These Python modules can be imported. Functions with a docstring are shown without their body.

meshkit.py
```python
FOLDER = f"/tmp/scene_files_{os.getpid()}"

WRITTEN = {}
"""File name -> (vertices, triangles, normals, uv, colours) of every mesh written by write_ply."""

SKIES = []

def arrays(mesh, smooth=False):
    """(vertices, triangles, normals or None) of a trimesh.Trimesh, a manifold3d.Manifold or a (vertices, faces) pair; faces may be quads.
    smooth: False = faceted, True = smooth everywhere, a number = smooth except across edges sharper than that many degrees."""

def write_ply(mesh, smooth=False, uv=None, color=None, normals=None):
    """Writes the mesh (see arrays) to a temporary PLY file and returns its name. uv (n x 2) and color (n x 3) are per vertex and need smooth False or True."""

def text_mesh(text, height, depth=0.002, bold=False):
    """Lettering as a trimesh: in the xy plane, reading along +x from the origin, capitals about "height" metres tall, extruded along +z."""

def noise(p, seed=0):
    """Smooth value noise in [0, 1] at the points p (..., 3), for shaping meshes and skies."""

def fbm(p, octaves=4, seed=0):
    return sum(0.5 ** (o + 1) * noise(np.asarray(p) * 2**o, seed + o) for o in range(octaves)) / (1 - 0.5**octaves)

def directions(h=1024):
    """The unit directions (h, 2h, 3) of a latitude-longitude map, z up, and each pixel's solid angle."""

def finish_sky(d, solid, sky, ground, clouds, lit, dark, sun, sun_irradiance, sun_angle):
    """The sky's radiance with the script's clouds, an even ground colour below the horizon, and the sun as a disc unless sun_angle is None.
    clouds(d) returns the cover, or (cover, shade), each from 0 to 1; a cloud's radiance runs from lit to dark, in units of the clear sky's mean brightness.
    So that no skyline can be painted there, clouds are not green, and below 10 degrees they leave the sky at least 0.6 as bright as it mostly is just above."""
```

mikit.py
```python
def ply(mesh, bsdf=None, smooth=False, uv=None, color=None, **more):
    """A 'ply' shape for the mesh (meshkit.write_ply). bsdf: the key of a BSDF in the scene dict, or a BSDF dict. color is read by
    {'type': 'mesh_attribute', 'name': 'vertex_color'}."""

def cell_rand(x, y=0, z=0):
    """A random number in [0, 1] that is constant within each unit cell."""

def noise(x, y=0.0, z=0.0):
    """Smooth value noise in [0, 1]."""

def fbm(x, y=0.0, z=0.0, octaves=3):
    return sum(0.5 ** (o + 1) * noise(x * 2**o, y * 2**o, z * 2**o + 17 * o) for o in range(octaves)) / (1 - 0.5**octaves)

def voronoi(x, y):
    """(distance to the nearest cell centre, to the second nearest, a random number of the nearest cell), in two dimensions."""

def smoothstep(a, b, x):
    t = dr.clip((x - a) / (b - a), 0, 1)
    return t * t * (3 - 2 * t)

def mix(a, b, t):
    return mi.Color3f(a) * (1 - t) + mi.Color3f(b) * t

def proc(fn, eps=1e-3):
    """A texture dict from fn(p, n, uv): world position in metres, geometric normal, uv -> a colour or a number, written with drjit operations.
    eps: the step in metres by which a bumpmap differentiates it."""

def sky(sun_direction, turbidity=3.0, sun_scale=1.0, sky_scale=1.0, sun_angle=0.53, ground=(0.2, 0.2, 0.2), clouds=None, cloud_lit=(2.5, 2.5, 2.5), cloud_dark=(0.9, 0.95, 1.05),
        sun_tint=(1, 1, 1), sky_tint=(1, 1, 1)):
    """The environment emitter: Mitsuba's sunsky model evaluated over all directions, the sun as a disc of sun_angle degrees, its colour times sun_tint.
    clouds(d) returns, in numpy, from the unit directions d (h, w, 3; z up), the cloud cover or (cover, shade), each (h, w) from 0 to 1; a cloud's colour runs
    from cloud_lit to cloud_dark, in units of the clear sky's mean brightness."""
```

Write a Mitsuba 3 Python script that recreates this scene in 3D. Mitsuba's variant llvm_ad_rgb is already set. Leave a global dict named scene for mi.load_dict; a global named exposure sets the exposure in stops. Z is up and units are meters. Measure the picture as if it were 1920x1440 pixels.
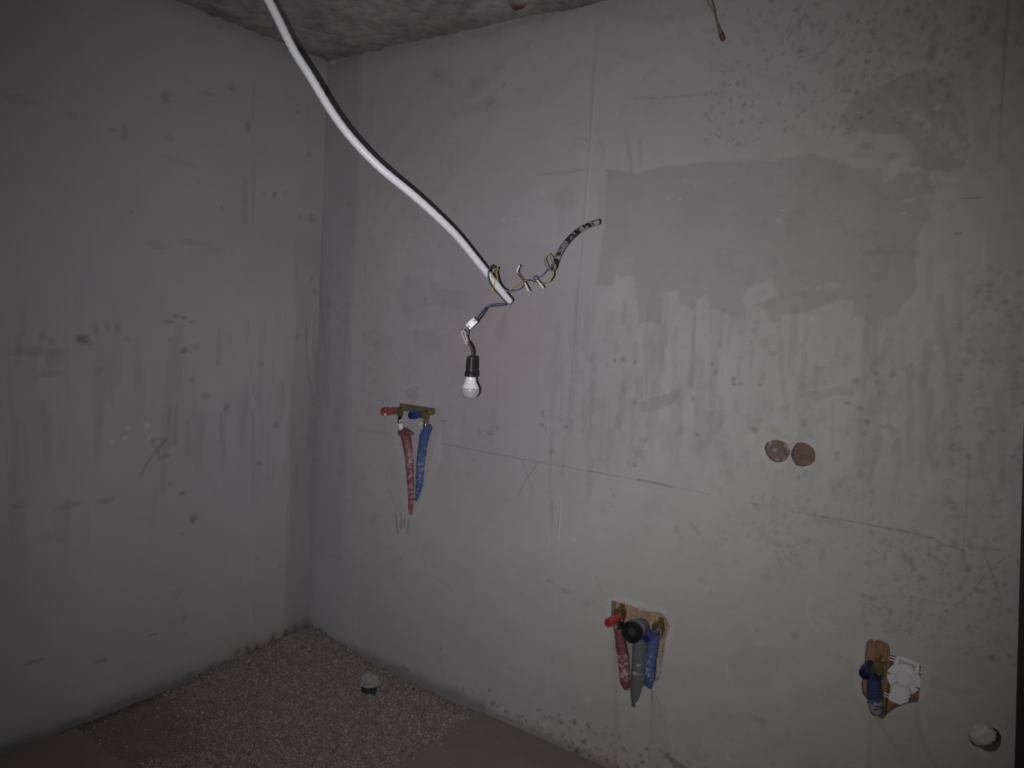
"""A bare plastered bathroom corner at the first-fix stage, lit only by a phone flash.
Frame: the corner of the two walls is the z axis, the pipe wall is y = 0 (x to the right), the left wall is x = 0 (y < 0 towards the viewer), metres."""
import math
import numpy as np, trimesh, manifold3d as m3, mitsuba as mi, mikit, meshkit

T = mi.ScalarTransform4f
scene, labels = {}, {}
rng = np.random.default_rng(7)

# ---------------------------------------------------------------- camera, light, exposure
CAM = np.array([2.67272, -2.26632, 1.53979])
RIGHT = np.array([0.8143216, 0.5774477, 0.05860448])
UP = np.array([-0.10111317, 0.04171075, 0.99400017])
FWD = np.array([-0.57153868, 0.81536149, -0.09235354])
scene['camera'] = {'type': 'perspective', 'fov': math.degrees(2 * math.atan(960 / 1406.407)), 'fov_axis': 'x', 'near_clip': 0.02, 'far_clip': 50,
                   'to_world': T().look_at(origin=CAM.tolist(), target=(CAM + FWD).tolist(), up=UP.tolist())}
FLASH = CAM - 0.028 * RIGHT - 0.012 * UP                      # the phone's LED flash sits a few centimetres beside its lens
scene['phone_flash'] = {'type': 'spot', 'intensity': {'type': 'rgb', 'value': [10.7, 10.4, 10.7]}, 'cutoff_angle': 45.5, 'beam_width': 12,
                        'to_world': T().look_at(origin=FLASH.tolist(), target=(FLASH + FWD).tolist(), up=UP.tolist())}
exposure = 0.0
H = 2.6                                                       # ceiling height

# ---------------------------------------------------------------- helpers
def numbered(key):
    if key not in scene and key not in labels: return key
    k = 1
    while f'{key}_{k:03d}' in scene or f'{key}_{k:03d}' in labels: k += 1
    return f'{key}_{k:03d}'
def thing(name, label, cat, group=None):
    key = numbered(name); labels[key] = {'label': label, 'category': cat}
    if group: labels[key]['group'] = group
    return key
def put(key, mesh, bsdf, smooth=35, color=None, parent=None, label=None, **kw):
    if parent: key = numbered(parent + '__' + key)
    scene[key] = mikit.ply(mesh, bsdf, smooth=True if color is not None and smooth else smooth, color=color, **kw)
    if label: labels[key] = {'label': label}
    return key
def mat(name, rgb, rough=0.6, spec=0.4, metal=0.0, clear=0.0):
    scene[name] = {'type': 'twosided', 'bsdf': {'type': 'principled', 'base_color': {'type': 'rgb', 'value': list(rgb)}, 'roughness': rough, 'specular': spec, 'metallic': metal, 'clearcoat': clear}}
def smoothstep(a, b, x):
    t = np.clip((x - a) / (b - a), 0, 1); return t * t * (3 - 2 * t)
def spline(pts, n):
    p = np.asarray(pts, float)
    if len(p) < 3:
        return p[0] + (p[-1] - p[0]) * np.linspace(0, 1, n)[:, None]
    q = np.vstack([2 * p[0] - p[1], p, 2 * p[-1] - p[-2]]); t = np.linspace(0, len(p) - 1 - 1e-9, n); i = t.astype(int); t = (t - i)[:, None]
    a, b, c, d = (q[i + k] for k in range(4))
    return 0.5 * (2 * b + (c - a) * t + (2 * a - 5 * b + 4 * c - d) * t ** 2 + (3 * b - a - 3 * c + d) * t ** 3)
def tube(pts, r, n=12, rings=None, smooth_path=True, cap=True, round_end=False, wob=None):
    """A closed tube along the points; r is a number or one radius per ring. Returns (mesh, ring parameter, angle)."""
    p = spline(pts, rings or 8 * len(pts)) if smooth_path else np.asarray(pts, float)
    m = len(p); r = np.broadcast_to(np.asarray(r, float), (m,)) if np.ndim(r) == 0 or len(r) == m else np.interp(np.linspace(0, 1, m), np.linspace(0, 1, len(r)), r)
    t = np.gradient(p, axis=0); t /= np.linalg.norm(t, axis=1, keepdims=True) + 1e-12
    u = np.cross(t[0], [0.31, 0.2, 0.93]); u /= np.linalg.norm(u); V = []
    a = np.arange(n) / n * 2 * np.pi
    for k in range(m):
        u = u - t[k] * (u @ t[k]); u /= np.linalg.norm(u); w = np.cross(t[k], u)
        rr = r[k] * (np.ones(n) if wob is None else wob(k / max(m - 1, 1), a))
        V.append(p[k] + rr[:, None] * (np.cos(a)[:, None] * u + np.sin(a)[:, None] * w))
    V = np.vstack(V); k, j = np.meshgrid(np.arange(m - 1), np.arange(n), indexing='ij'); k, j = k.ravel(), j.ravel(); j2 = (j + 1) % n
    F = np.vstack([np.c_[k * n + j, k * n + j2, (k + 1) * n + j2], np.c_[k * n + j, (k + 1) * n + j2, (k + 1) * n + j]])
    if cap:
        c0, c1 = len(V), len(V) + 1; j = np.arange(n); j2 = (j + 1) % n
        e0, e1 = (p[0] - t[0] * r[0] * 0.6, p[-1] + t[-1] * r[-1] * 0.6) if round_end else (p[0], p[-1])
        V = np.vstack([V, e0, e1]); F = np.vstack([F, np.c_[np.full(n, c0), j2, j], np.c_[np.full(n, c1), (m - 1) * n + j, (m - 1) * n + j2]])
    return trimesh.Trimesh(V, F, process=False)
def lathe(profile, n=40):
    """Profile of (radius, height) turned about z."""
    pr = np.asarray(profile, float); m = len(pr); a = np.arange(n) / n * 2 * np.pi
    V = np.stack([pr[:, 0, None] * np.cos(a), pr[:, 0, None] * np.sin(a), np.repeat(pr[:, 1, None], n, 1)], -1).reshape(-1, 3)
    k, j = np.meshgrid(np.arange(m - 1), np.arange(n), indexing='ij'); k, j = k.ravel(), j.ravel(); j2 = (j + 1) % n
    return trimesh.Trimesh(V, np.vstack([np.c_[k * n + j, k * n + j2, (k + 1) * n + j2], np.c_[k * n + j, (k + 1) * n + j2, (k + 1) * n + j]]), process=False)
def aim(mesh, origin, axis, roll=0.0):
    """Moves a mesh built about z so that its z runs along axis from origin."""
    z = np.asarray(axis, float); z /= np.linalg.norm(z); x = np.cross([0.0, 0.0, 1.0] if abs(z[2]) < 0.95 else [0.0, 1.0, 0.0], z); x /= np.linalg.norm(x); y = np.cross(z, x)
    R = np.eye(4); c, s = math.cos(roll), math.sin(roll); R[:3, 0], R[:3, 1], R[:3, 2], R[:3, 3] = c * x + s * y, c * y - s * x, z, origin
    m = mesh.copy(); m.apply_transform(R); return m
def rbox(size, r, at=(0, 0, 0), rot=0.0, axis=(0, 1, 0)):
    """A box with rounded edges."""
    s = np.asarray(size, float) / 2 - r; ball = trimesh.creation.icosphere(1, r).vertices
    pts = np.vstack([ball + s * [a, b, c] for a in (-1, 1) for b in (-1, 1) for c in (-1, 1)])
    m = trimesh.convex.convex_hull(pts); m.apply_transform(trimesh.transformations.rotation_matrix(rot, axis)); m.apply_translation(at); return m
def join(*ms): return trimesh.util.concatenate(ms)
def noise3(v, scale, seed=0, oct=4): return meshkit.fbm(np.asarray(v) * scale + 50, oct, seed)

# ---------------------------------------------------------------- plastered surfaces: a fine grid with its own stains, scratches and cut holes
class Plaster:
    """A grid over (u, v) in metres; k is the brightness of the plaster's colour and c its tint, d the relief in metres."""
    def __init__(s, u0, u1, v0, v1, h):
        s.h, s.u, s.v = h, np.arange(u0, u1 + h / 2, h), np.arange(v0, v1 + h / 2, h)
        s.U, s.V = np.meshgrid(s.u, s.v, indexing='ij'); s.k = np.ones_like(s.U); s.c = np.ones(s.U.shape + (3,)); s.d = np.zeros_like(s.U)
    def n(s, su, sv=None, seed=0, oct=4, sl=(slice(None), slice(None))):
        return meshkit.fbm(np.stack([s.U[sl] * su + 40, s.V[sl] * (sv or su) + 40, np.full(s.U[sl].shape, 3.7 * seed)], -1), oct, seed)
    def box(s, pts, pad):
        p = np.asarray(pts); a, b = p.min(0) - pad, p.max(0) + pad
        return (slice(max(np.searchsorted(s.u, a[0]), 0), np.searchsorted(s.u, b[0]) + 1), slice(max(np.searchsorted(s.v, a[1]), 0), np.searchsorted(s.v, b[1]) + 1))
    def segd(s, pts, U, V):
        p = np.asarray(pts, float); best = np.full(U.shape, 9.0)
        for a, b in zip(p[:-1], p[1:]):
            e = b - a; t = np.clip(((U - a[0]) * e[0] + (V - a[1]) * e[1]) / (e @ e + 1e-12), 0, 1)
            best = np.minimum(best, np.hypot(U - a[0] - t * e[0], V - a[1] - t * e[1]))
        return best
    def sdf(s, pts, U, V):
        p = np.asarray(pts, float); q = np.vstack([p, p[:1]]); ins = np.zeros(U.shape, bool)
        for a, b in zip(q[:-1], q[1:]):
            cross = (a[1] > V) != (b[1] > V); ins ^= cross & (U < (b[0] - a[0]) * (V - a[1]) / (b[1] - a[1] + 1e-12) + a[0])
        return s.segd(q, U, V) * np.where(ins, -1, 1)
    def apply(s, sl, f, dark, tint):
        s.k[sl] *= 1 - .85 * dark * f
        if tint is not None: s.c[sl] *= 1 + f[..., None] * (np.asarray(tint) - 1)
    def stroke(s, pts, w, dark, brk=0.0, tint=None, warp=0.0, bscale=60, crisp=False):
        """A line of half-width w: dark > 0 darkens, < 0 lightens; brk breaks it up."""
        sl = s.box(pts, 3 * w + warp); U, V = s.U[sl], s.V[sl]
        if U.size == 0: return
        seed = int(abs(pts[0][0]) * 1000 + abs(pts[0][1]) * 777) % 997
        if warp: U, V = U + warp * (s.n(25, 12, seed, 3, sl) - .5) * 2, V + warp * (s.n(25, 25, seed + 1, 3, sl) - .5) * 2
        q = s.segd(pts, U, V) / w; f = 1 - smoothstep(.55, 1.25, q) if crisp else np.exp(-q ** 2)
        if brk: f = f * (1 - brk + brk * smoothstep(.35, .65, s.n(bscale * (2 if crisp else 1), bscale * (.35 if crisp else .5), seed + 2, 3, sl)))
        s.apply(sl, f, dark, tint)
    def streak(s, pts, w, dark, brk=.5, tint=None): s.stroke(pts, w, dark, brk, tint, warp=w * .9, bscale=45, crisp=True)
    def blob(s, at, ru, rv, dark, tint=None, rag=.6, seed=None):
        """A ragged spot."""
        sl = s.box([at], 2.2 * max(ru, rv)); seed = seed if seed is not None else int(abs(at[0]) * 1531 + abs(at[1]) * 917) % 997
        U, V = s.U[sl], s.V[sl]
        if U.size == 0: return
        r = np.hypot((U - at[0]) / ru, (V - at[1]) / rv) + rag * 2.1 * (s.n(.9 / max(ru, .006), .9 / max(rv, .006), seed, 3, sl) - .5) + rag * .9 * (s.n(90, 90, seed + 1, 2, sl) - .5)
        s.apply(sl, (1 - smoothstep(.5, 1.2, r)) * (.55 + .9 * s.n(130, 130, seed + 2, 2, sl)), dark, tint)
    def poly(s, pts, dark, soft=.006, rag=.012, tint=None, inner=None, scale=28):
        """A patch with a ragged edge; inner(noise) modulates its inside."""
        sl = s.box(pts, .05 + rag + soft); seed = int(abs(pts[0][0]) * 1531 + abs(pts[0][1]) * 917) % 997
        U = s.U[sl] + rag * 2 * (s.n(scale, scale * .8, seed, 4, sl) - .5) + rag * .9 * (s.n(110, 80, seed + 5, 2, sl) - .5); V = s.V[sl] + rag * 2 * (s.n(scale, scale, seed + 1, 4, sl) - .5) + rag * 1.2 * (s.n(110, 80, seed + 6, 2, sl) - .5)
        f = 1 - smoothstep(-soft, soft, s.sdf(pts, U, V))
        if inner is not None: f = f * inner(s.n(scale * 1.4, scale * 1.1, seed + 3, 4, sl))
        s.apply(sl, f, dark, tint)
    def dots(s, box, n, r, dark, seed, tint=None, elong=1.0, fade=None):
        """n specks spread over a box."""
        g = np.random.default_rng(seed); (a, b), (c, d) = box
        for _ in range(n):
            u, v = g.uniform(a, b), g.uniform(c, d)
            if fade is not None and g.random() > fade(u, v): continue
            q = r * g.uniform(.6, 1.7); s.blob((u, v), q, q * g.uniform(.7, elong + .3), dark * g.uniform(.4, 1.1), tint, .7)
    def tint(s, at, ru, rv, rgb):
        f = np.exp(-((s.U - at[0]) / ru) ** 2 - ((s.V - at[1]) / rv) ** 2)
        s.c *= 1 + f[..., None] * (np.asarray(rgb) - 1)
    def mesh(s, to3, base, holes=()):
        """to3(U, V, D) -> points. Each hole is (outline, depth, colour of the broken edge)."""
        U, V = s.U.copy(), s.V.copy(); inside = np.zeros(U.shape, bool); on = np.zeros(U.shape, int)
        for hi, (pts, depth, _) in enumerate(holes):
            sl = s.box(pts, .03); u, v = U[sl], V[sl]; sd = s.sdf(pts, u, v); e = 1e-4
            gu, gv = (s.sdf(pts, u + e, v) - sd) / e, (s.sdf(pts, u, v + e) - sd) / e; g = np.hypot(gu, gv) + 1e-9
            near = np.abs(sd) < .75 * s.h
            U[sl] = np.where(near, u - sd * gu / g, u); V[sl] = np.where(near, v - sd * gv / g, v)
            inside[sl] |= (sd < 0) & ~near; on[sl] = np.where(near, hi + 1, on[sl])
        P = to3(U, V, s.d).reshape(-1, 3); C = np.clip(np.asarray(base) * s.k[..., None] * s.c, .01, .9).reshape(-1, 3)
        nu, nv = U.shape; i, j = np.meshgrid(np.arange(nu - 1), np.arange(nv - 1), indexing='ij'); a = (i * nv + j).ravel()
        F = np.vstack([np.c_[a, a + nv, a + nv + 1], np.c_[a, a + nv + 1, a + 1]]); ins, onf = inside.ravel(), on.ravel()
        gone = ins[F].any(1); edge = (onf[F] > 0).all(1) & ~gone
        Uf, Vf = U.ravel(), V.ravel(); cu, cv = Uf[F[edge]].mean(1), Vf[F[edge]].mean(1); drop = np.zeros(edge.sum(), bool)
        for pts, _, _ in holes: drop |= s.sdf(pts, cu, cv) < 0
        gone[np.nonzero(edge)[0][drop]] = True
        def edges(f): return np.sort(np.vstack([f[:, [0, 1]], f[:, [1, 2]], f[:, [2, 0]]]), 1)
        N = len(P); code = lambda e: e[:, 0].astype(np.int64) * N + e[:, 1]
        kept, cut = F[~gone], edges(F[gone]); lip = cut[np.isin(code(cut), code(edges(kept)))]
        if len(lip):
            ids, inv = np.unique(lip, return_inverse=True); inv = inv.reshape(-1, 2); hid = np.maximum(onf[ids] - 1, 0); n = len(ids)
            dep = np.array([h[1] for h in holes])[hid]; ec = np.array([h[2] for h in holes])[hid]
            back = to3(Uf[ids], Vf[ids], s.d.ravel()[ids] + dep); front = P[ids]
            P = np.vstack([P, front, back]); C = np.vstack([C, ec * .9, ec]); o = N
            F = np.vstack([kept, np.c_[o + inv[:, 0], o + inv[:, 1], o + n + inv[:, 1]], np.c_[o + inv[:, 0], o + n + inv[:, 1], o + n + inv[:, 0]]])
        else: F = kept
        used, inv = np.unique(F, return_inverse=True)
        return trimesh.Trimesh(P[used], inv.reshape(-1, 3), process=False), C[used]

def vcol(name, rough=.9, spec=.15):
    scene[name] = {'type': 'twosided', 'bsdf': {'type': 'principled', 'base_color': {'type': 'mesh_attribute', 'name': 'vertex_color'}, 'roughness': rough, 'specular': spec}}
vcol('plaster'); vcol('painted', .55, .35); vcol('masonry', .95, .1); vcol('grit', .95, .1)
mat('bare_plaster', (.40, .39, .39), .9, .15); mat('slab', (.16, .14, .13), .95, .1); mat('screed_board', (.30, .245, .20), .85, .2); mat('black_board', (.032, .031, .033), .6, .2)

# ---------------------------------------------------------------- the pipe wall
X1 = 2.86
w = Plaster(-.012, X1, -.06, H + .004, .0034)
w.d = .0022 * (w.n(4, 4, 1, 3) - .5) + .0011 * (w.n(16, 9, 2, 3) - .5)
w.k *= 1 + .10 * (w.n(3.2, 2.2, 3, 4) - .5) + .09 * (w.n(14, 9, 4, 4) - .5) + .07 * (w.n(60, 45, 5, 3) - .5) + .05 * (w.n(6, 70, 8, 3) - .5)
w.k *= 1 - .07 * smoothstep(.56, .70, w.n(30, 34, 9, 4)) * smoothstep(.3, .6, w.n(2, 2, 10, 3))
streaky = smoothstep(.75, 1.15, w.V) * (1 - smoothstep(1.45, 1.7, w.V)) * smoothstep(1.1, 1.4, w.U)      # the splash zone is more streaked and blotched than the rest
streaky *= smoothstep(1.0, 1.2, w.V)
w.k *= 1 - .085 * streaky * smoothstep(.57, .64, w.n(26, 3.2, 6, 5)) - .08 * streaky * smoothstep(.54, .64, w.n(40, 20, 7, 4))
w.tint([(0.9238, 1.4303)][0], .55, .6, (1.045, .975, 1.02)); w.tint([(2.4498, 2.0026)][0], .6, 1.3, (1.0, 1.0, .94)); w.tint([(2.3397, 0.4468)][0], .8, .5, (1.02, 1.01, .935)); w.tint([(0.0476, 0.737)][0], .25, 1.4, (.99, .985, 1.02))  # regional tints put the flash and lens colour shading into the plaster colour
# the large darker skim patch at the centre right
w.poly([(1.4208, 2.0412), (1.534, 2.0274), (1.6269, 2.0386), (1.708, 2.0368), (1.7457, 2.0457), (1.8521, 2.0433), (1.9088, 2.0426), (1.9729, 2.029), (2.003, 2.0346), (2.0251, 2.0406), (2.0839, 2.0454), (2.1361, 2.024), (2.2223, 1.9923), (2.2716, 1.9935), (2.2686, 1.9553), (2.2983, 1.9608), (2.308, 1.9814), (2.3798, 1.973), (2.3997, 1.9211), (2.3986, 1.8687), (2.3677, 1.7996), (2.372, 1.7292), (2.3863, 1.673), (2.3617, 1.6367), (2.3393, 1.5998), (2.3092, 1.5838), (2.3103, 1.5591), (2.2917, 1.5433), (2.2759, 1.5674), (2.2489, 1.5925), (2.2268, 1.578), (2.2302, 1.6302), (2.1974, 1.6379), (2.1454, 1.6133), (2.0883, 1.5924), (2.0663, 1.5867), (2.0432, 1.5887), (2.0333, 1.5616), (2.0066, 1.5648), (1.9832, 1.5985), (1.9503, 1.6099), (2.0234, 1.6379), (1.9986, 1.6889), (1.9574, 1.6737), (1.9269, 1.6554), (1.9131, 1.6277), (1.9318, 1.5995), (1.9301, 1.564), (1.8798, 1.5744), (1.8537, 1.5846), (1.8184, 1.5995), (1.8031, 1.6369), (1.7739, 1.6127), (1.764, 1.5838), (1.7364, 1.5961), (1.7121, 1.6069), (1.7049, 1.649), (1.6635, 1.6426), (1.6584, 1.6151), (1.6588, 1.5429), (1.5779, 1.5351), (1.5561, 1.6849), (1.5033, 1.6838), (1.4796, 1.7064), (1.4759, 1.6512), (1.4059, 1.6584), (1.4197, 1.7719), (1.4283, 1.8432)], .165, .004, .007)
for q in ([(1.4791, 1.6121)][0], [(1.5143, 1.7192)][0]): w.blob(q, .05, .05, -.06)
# the mottled dark patch at the upper right, with lighter smears inside
w.poly([(2.1468, 2.1369), (2.1642, 2.1741), (2.1956, 2.2034), (2.248, 2.214), (2.2855, 2.2302), (2.3467, 2.2494), (2.3637, 2.2269), (2.4127, 2.1978), (2.4484, 2.1364), (2.4643, 2.0351), (2.4548, 1.9754), (2.3918, 1.9764), (2.3142, 1.9979), (2.3594, 2.0157), (2.3345, 2.0521), (2.2999, 2.08), (2.2404, 2.0852), (2.2055, 2.0982), (2.1712, 2.0984)], .22, .004, .010)
w.poly([(2.2752, 2.162), (2.3096, 2.1789), (2.3525, 2.1903), (2.3981, 2.162), (2.4076, 2.1273), (2.3883, 2.075), (2.365, 2.0606), (2.333, 2.0937), (2.3014, 2.1314)], -.22, .004, .02, inner=lambda n: smoothstep(.46, .58, n), scale=45)
w.poly([(2.4082, 2.1205), (2.4447, 2.1262), (2.4636, 2.0418), (2.4498, 2.0026), (2.4121, 2.0188), (2.3793, 2.0417)], -.20, .004, .02, inner=lambda n: smoothstep(.47, .58, n), scale=45)
w.poly([(2.2735, 2.0146), (2.3108, 2.0331), (2.3499, 2.0233), (2.4418, 1.9626), (2.4605, 1.8941), (2.405, 1.8409), (2.3809, 1.897), (2.3311, 1.9549)], -.10, .006, .02, inner=lambda n: smoothstep(.45, .6, n), scale=40)
for q, a, b in (([(2.2258, 2.0551)][0], .018, .009), ([(2.2961, 2.0243)][0], .020, .010), ([(2.2735, 2.0146)][0], .012, .008)): w.blob(q, a, b, .16)
w.poly([(1.3836, 2.5606), (1.7363, 2.514), (1.7886, 2.4892), (1.634, 2.4939), (1.4462, 2.5159)], .10, .02, .02)
w.poly([(2.1874, 2.3628), (2.5288, 2.3586), (2.5694, 1.9555), (2.4893, 1.96), (2.4312, 2.1915), (2.3258, 2.2727)], .10, .03, .03, inner=lambda n: smoothstep(.45, .62, n), scale=30)
w.dots(((1.75, 2.42), (2.08, 2.5)), 420, .0040, .24, 11, elong=1.5); w.dots(((2.0, 2.6), (2.2, 2.5)), 260, .0065, .17, 12, elong=1.5)
w.dots(((2.33, 2.7), (.72, 1.02)), 330, .0055, .17, 13, elong=1.0); w.dots(((2.5, 2.75), (1.0, 1.75)), 380, .0065, .15, 14, elong=.9)
w.dots(((1.9, 2.45), (.85, 1.15)), 160, .004, .15, 15, elong=2.2)
w.poly([(1.9834, 1.0141), (2.1382, 1.0442), (2.1763, 0.9565), (2.1745, 0.8118), (2.1175, 0.7642)], .10, .02, .02, inner=lambda n: smoothstep(.48, .6, n), scale=50)
# runs and drips below the skim patch
for pts, half, dk in (([(1.7664, 1.5973), (1.7739, 1.4887), (1.7775, 1.4045), (1.7765, 1.3535)], .007, .15), ([(1.8201, 1.5996), (1.8255, 1.5171)], .006, .14), ([(1.86, 1.5898), (1.8603, 1.5275), (1.8591, 1.483)], .007, .17), ([(1.7111, 1.5321), (1.7057, 1.4669), (1.715, 1.3989)], .006, .12), ([(1.6779, 1.4476), (1.6762, 1.3781)], .005, .11),
                      ([(2.0342, 1.5694), (2.0441, 1.4757), (2.0513, 1.4132), (2.0742, 1.3126)], .008, .14), ([(2.0746, 1.5948), (2.0763, 1.5094), (2.0757, 1.4154)], .013, .15), ([(2.1108, 1.5427), (2.1147, 1.4346), (2.1143, 1.3566)], .008, .13), ([(2.1528, 1.438), (2.1504, 1.3684)], .008, .12), ([(2.1992, 1.343), (2.2111, 1.1984)], .006, .11),
                      ([(2.2718, 1.5819), (2.2761, 1.4639), (2.2804, 1.3899), (2.2793, 1.2847), (2.2899, 1.1424)], .010, .15), ([(2.2954, 1.5465), (2.299, 1.4659)], .008, .13), ([(2.42, 1.533), (2.4193, 1.4618), (2.4179, 1.4116)], .011, .16), ([(2.384, 1.4587), (2.3987, 1.359), (2.398, 1.2862), (2.4065, 1.2114)], .012, .15), ([(2.4435, 1.4071), (2.4506, 1.3079), (2.4674, 1.2125)], .013, .14),
                      ([(2.4801, 1.5719), (2.4869, 1.4539), (2.4969, 1.3141), (2.5029, 1.2155)], .018, .14), ([(2.4384, 1.2122), (2.4433, 1.162), (2.4578, 1.1428)], .006, .12), ([(2.4363, 1.6465), (2.4533, 1.5353)], .014, .10), ([(2.3591, 1.5289), (2.3635, 1.4568)], .008, .1), ([(2.4766, 1.7304), (2.4868, 1.5654)], .01, .09), ([(2.4069, 1.7575), (2.414, 1.6457)], .008, .09),
                      ([(1.5228, 1.6136), (1.5252, 1.534)], .006, .13), ([(1.4671, 1.2487), (1.4699, 1.0826), (1.4627, 0.9881)], .010, .10), ([(1.5048, 1.1617), (1.5008, 1.032)], .018, .11), ([(1.4403, 1.0593), (1.4358, 0.955), (1.4268, 0.9059)], .014, .10), ([(1.5846, 1.334), (1.5826, 1.1905), (1.582, 1.1002)], .009, .10), ([(1.3207, 1.2123), (1.333, 1.1378), (1.3249, 1.0984)], .006, .10),
                      ([(1.2696, 1.1193), (1.27, 0.993), (1.2861, 0.8392)], .009, .13), ([(1.3235, 1.1173), (1.3241, 1.0214), (1.3256, 0.9734)], .006, .14), ([(1.2899, 0.8793), (1.2942, 0.7622)], .007, .13), ([(1.8822, 1.2561), (1.8739, 1.2131)], .010, .11), ([(1.8915, 1.2657), (1.8809, 1.2309)], .006, .12), ([(1.6186, 1.3903), (1.6153, 1.2662)], .01, .09),
                      ([(1.0153, 1.3164), (1.0189, 1.1956), (1.0171, 1.1141)], .006, .10), ([(0.8691, 1.1988), (0.8672, 1.0307)], .010, .08), ([(1.0061, 1.1636), (0.9985, 1.0912)], .012, .08), ([(1.2544, 1.938), (1.2563, 1.8275)], .014, .08), ([(1.4076, 2.0032), (1.4078, 1.8969)], .012, .10), ([(1.4785, 2.1634), (1.5004, 2.0844), (1.5122, 2.0356)], .006, .15), ([(1.5353, 2.1295), (1.5449, 2.0812), (1.5384, 2.0442)], .006, .13)):
    w.streak(pts, half, dk)
w.poly([(2.1269, 1.3658), (2.1954, 1.3839), (2.2158, 1.3952), (2.2493, 1.3821), (2.2464, 1.3682), (2.1835, 1.3566), (2.1489, 1.3356)], .14, .003, .006)
w.poly([(1.5892, 1.2774), (1.6782, 1.3087), (1.7457, 1.3367), (1.7345, 1.2976), (1.673, 1.259), (1.6079, 1.2386)], .13, .003, .006); w.stroke([(1.5931, 1.2779), (1.6454, 1.2962), (1.7069, 1.3205)], .0045, -.16)
w.poly([(2.1408, 1.016), (2.2004, 1.0155), (2.2876, 1.0026), (2.2678, 0.989), (2.188, 0.9907)], .12, .003, .004)
w.stroke([(2.1423, 1.4402), (2.1872, 1.4411)], .0025, .25, .4)
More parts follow.
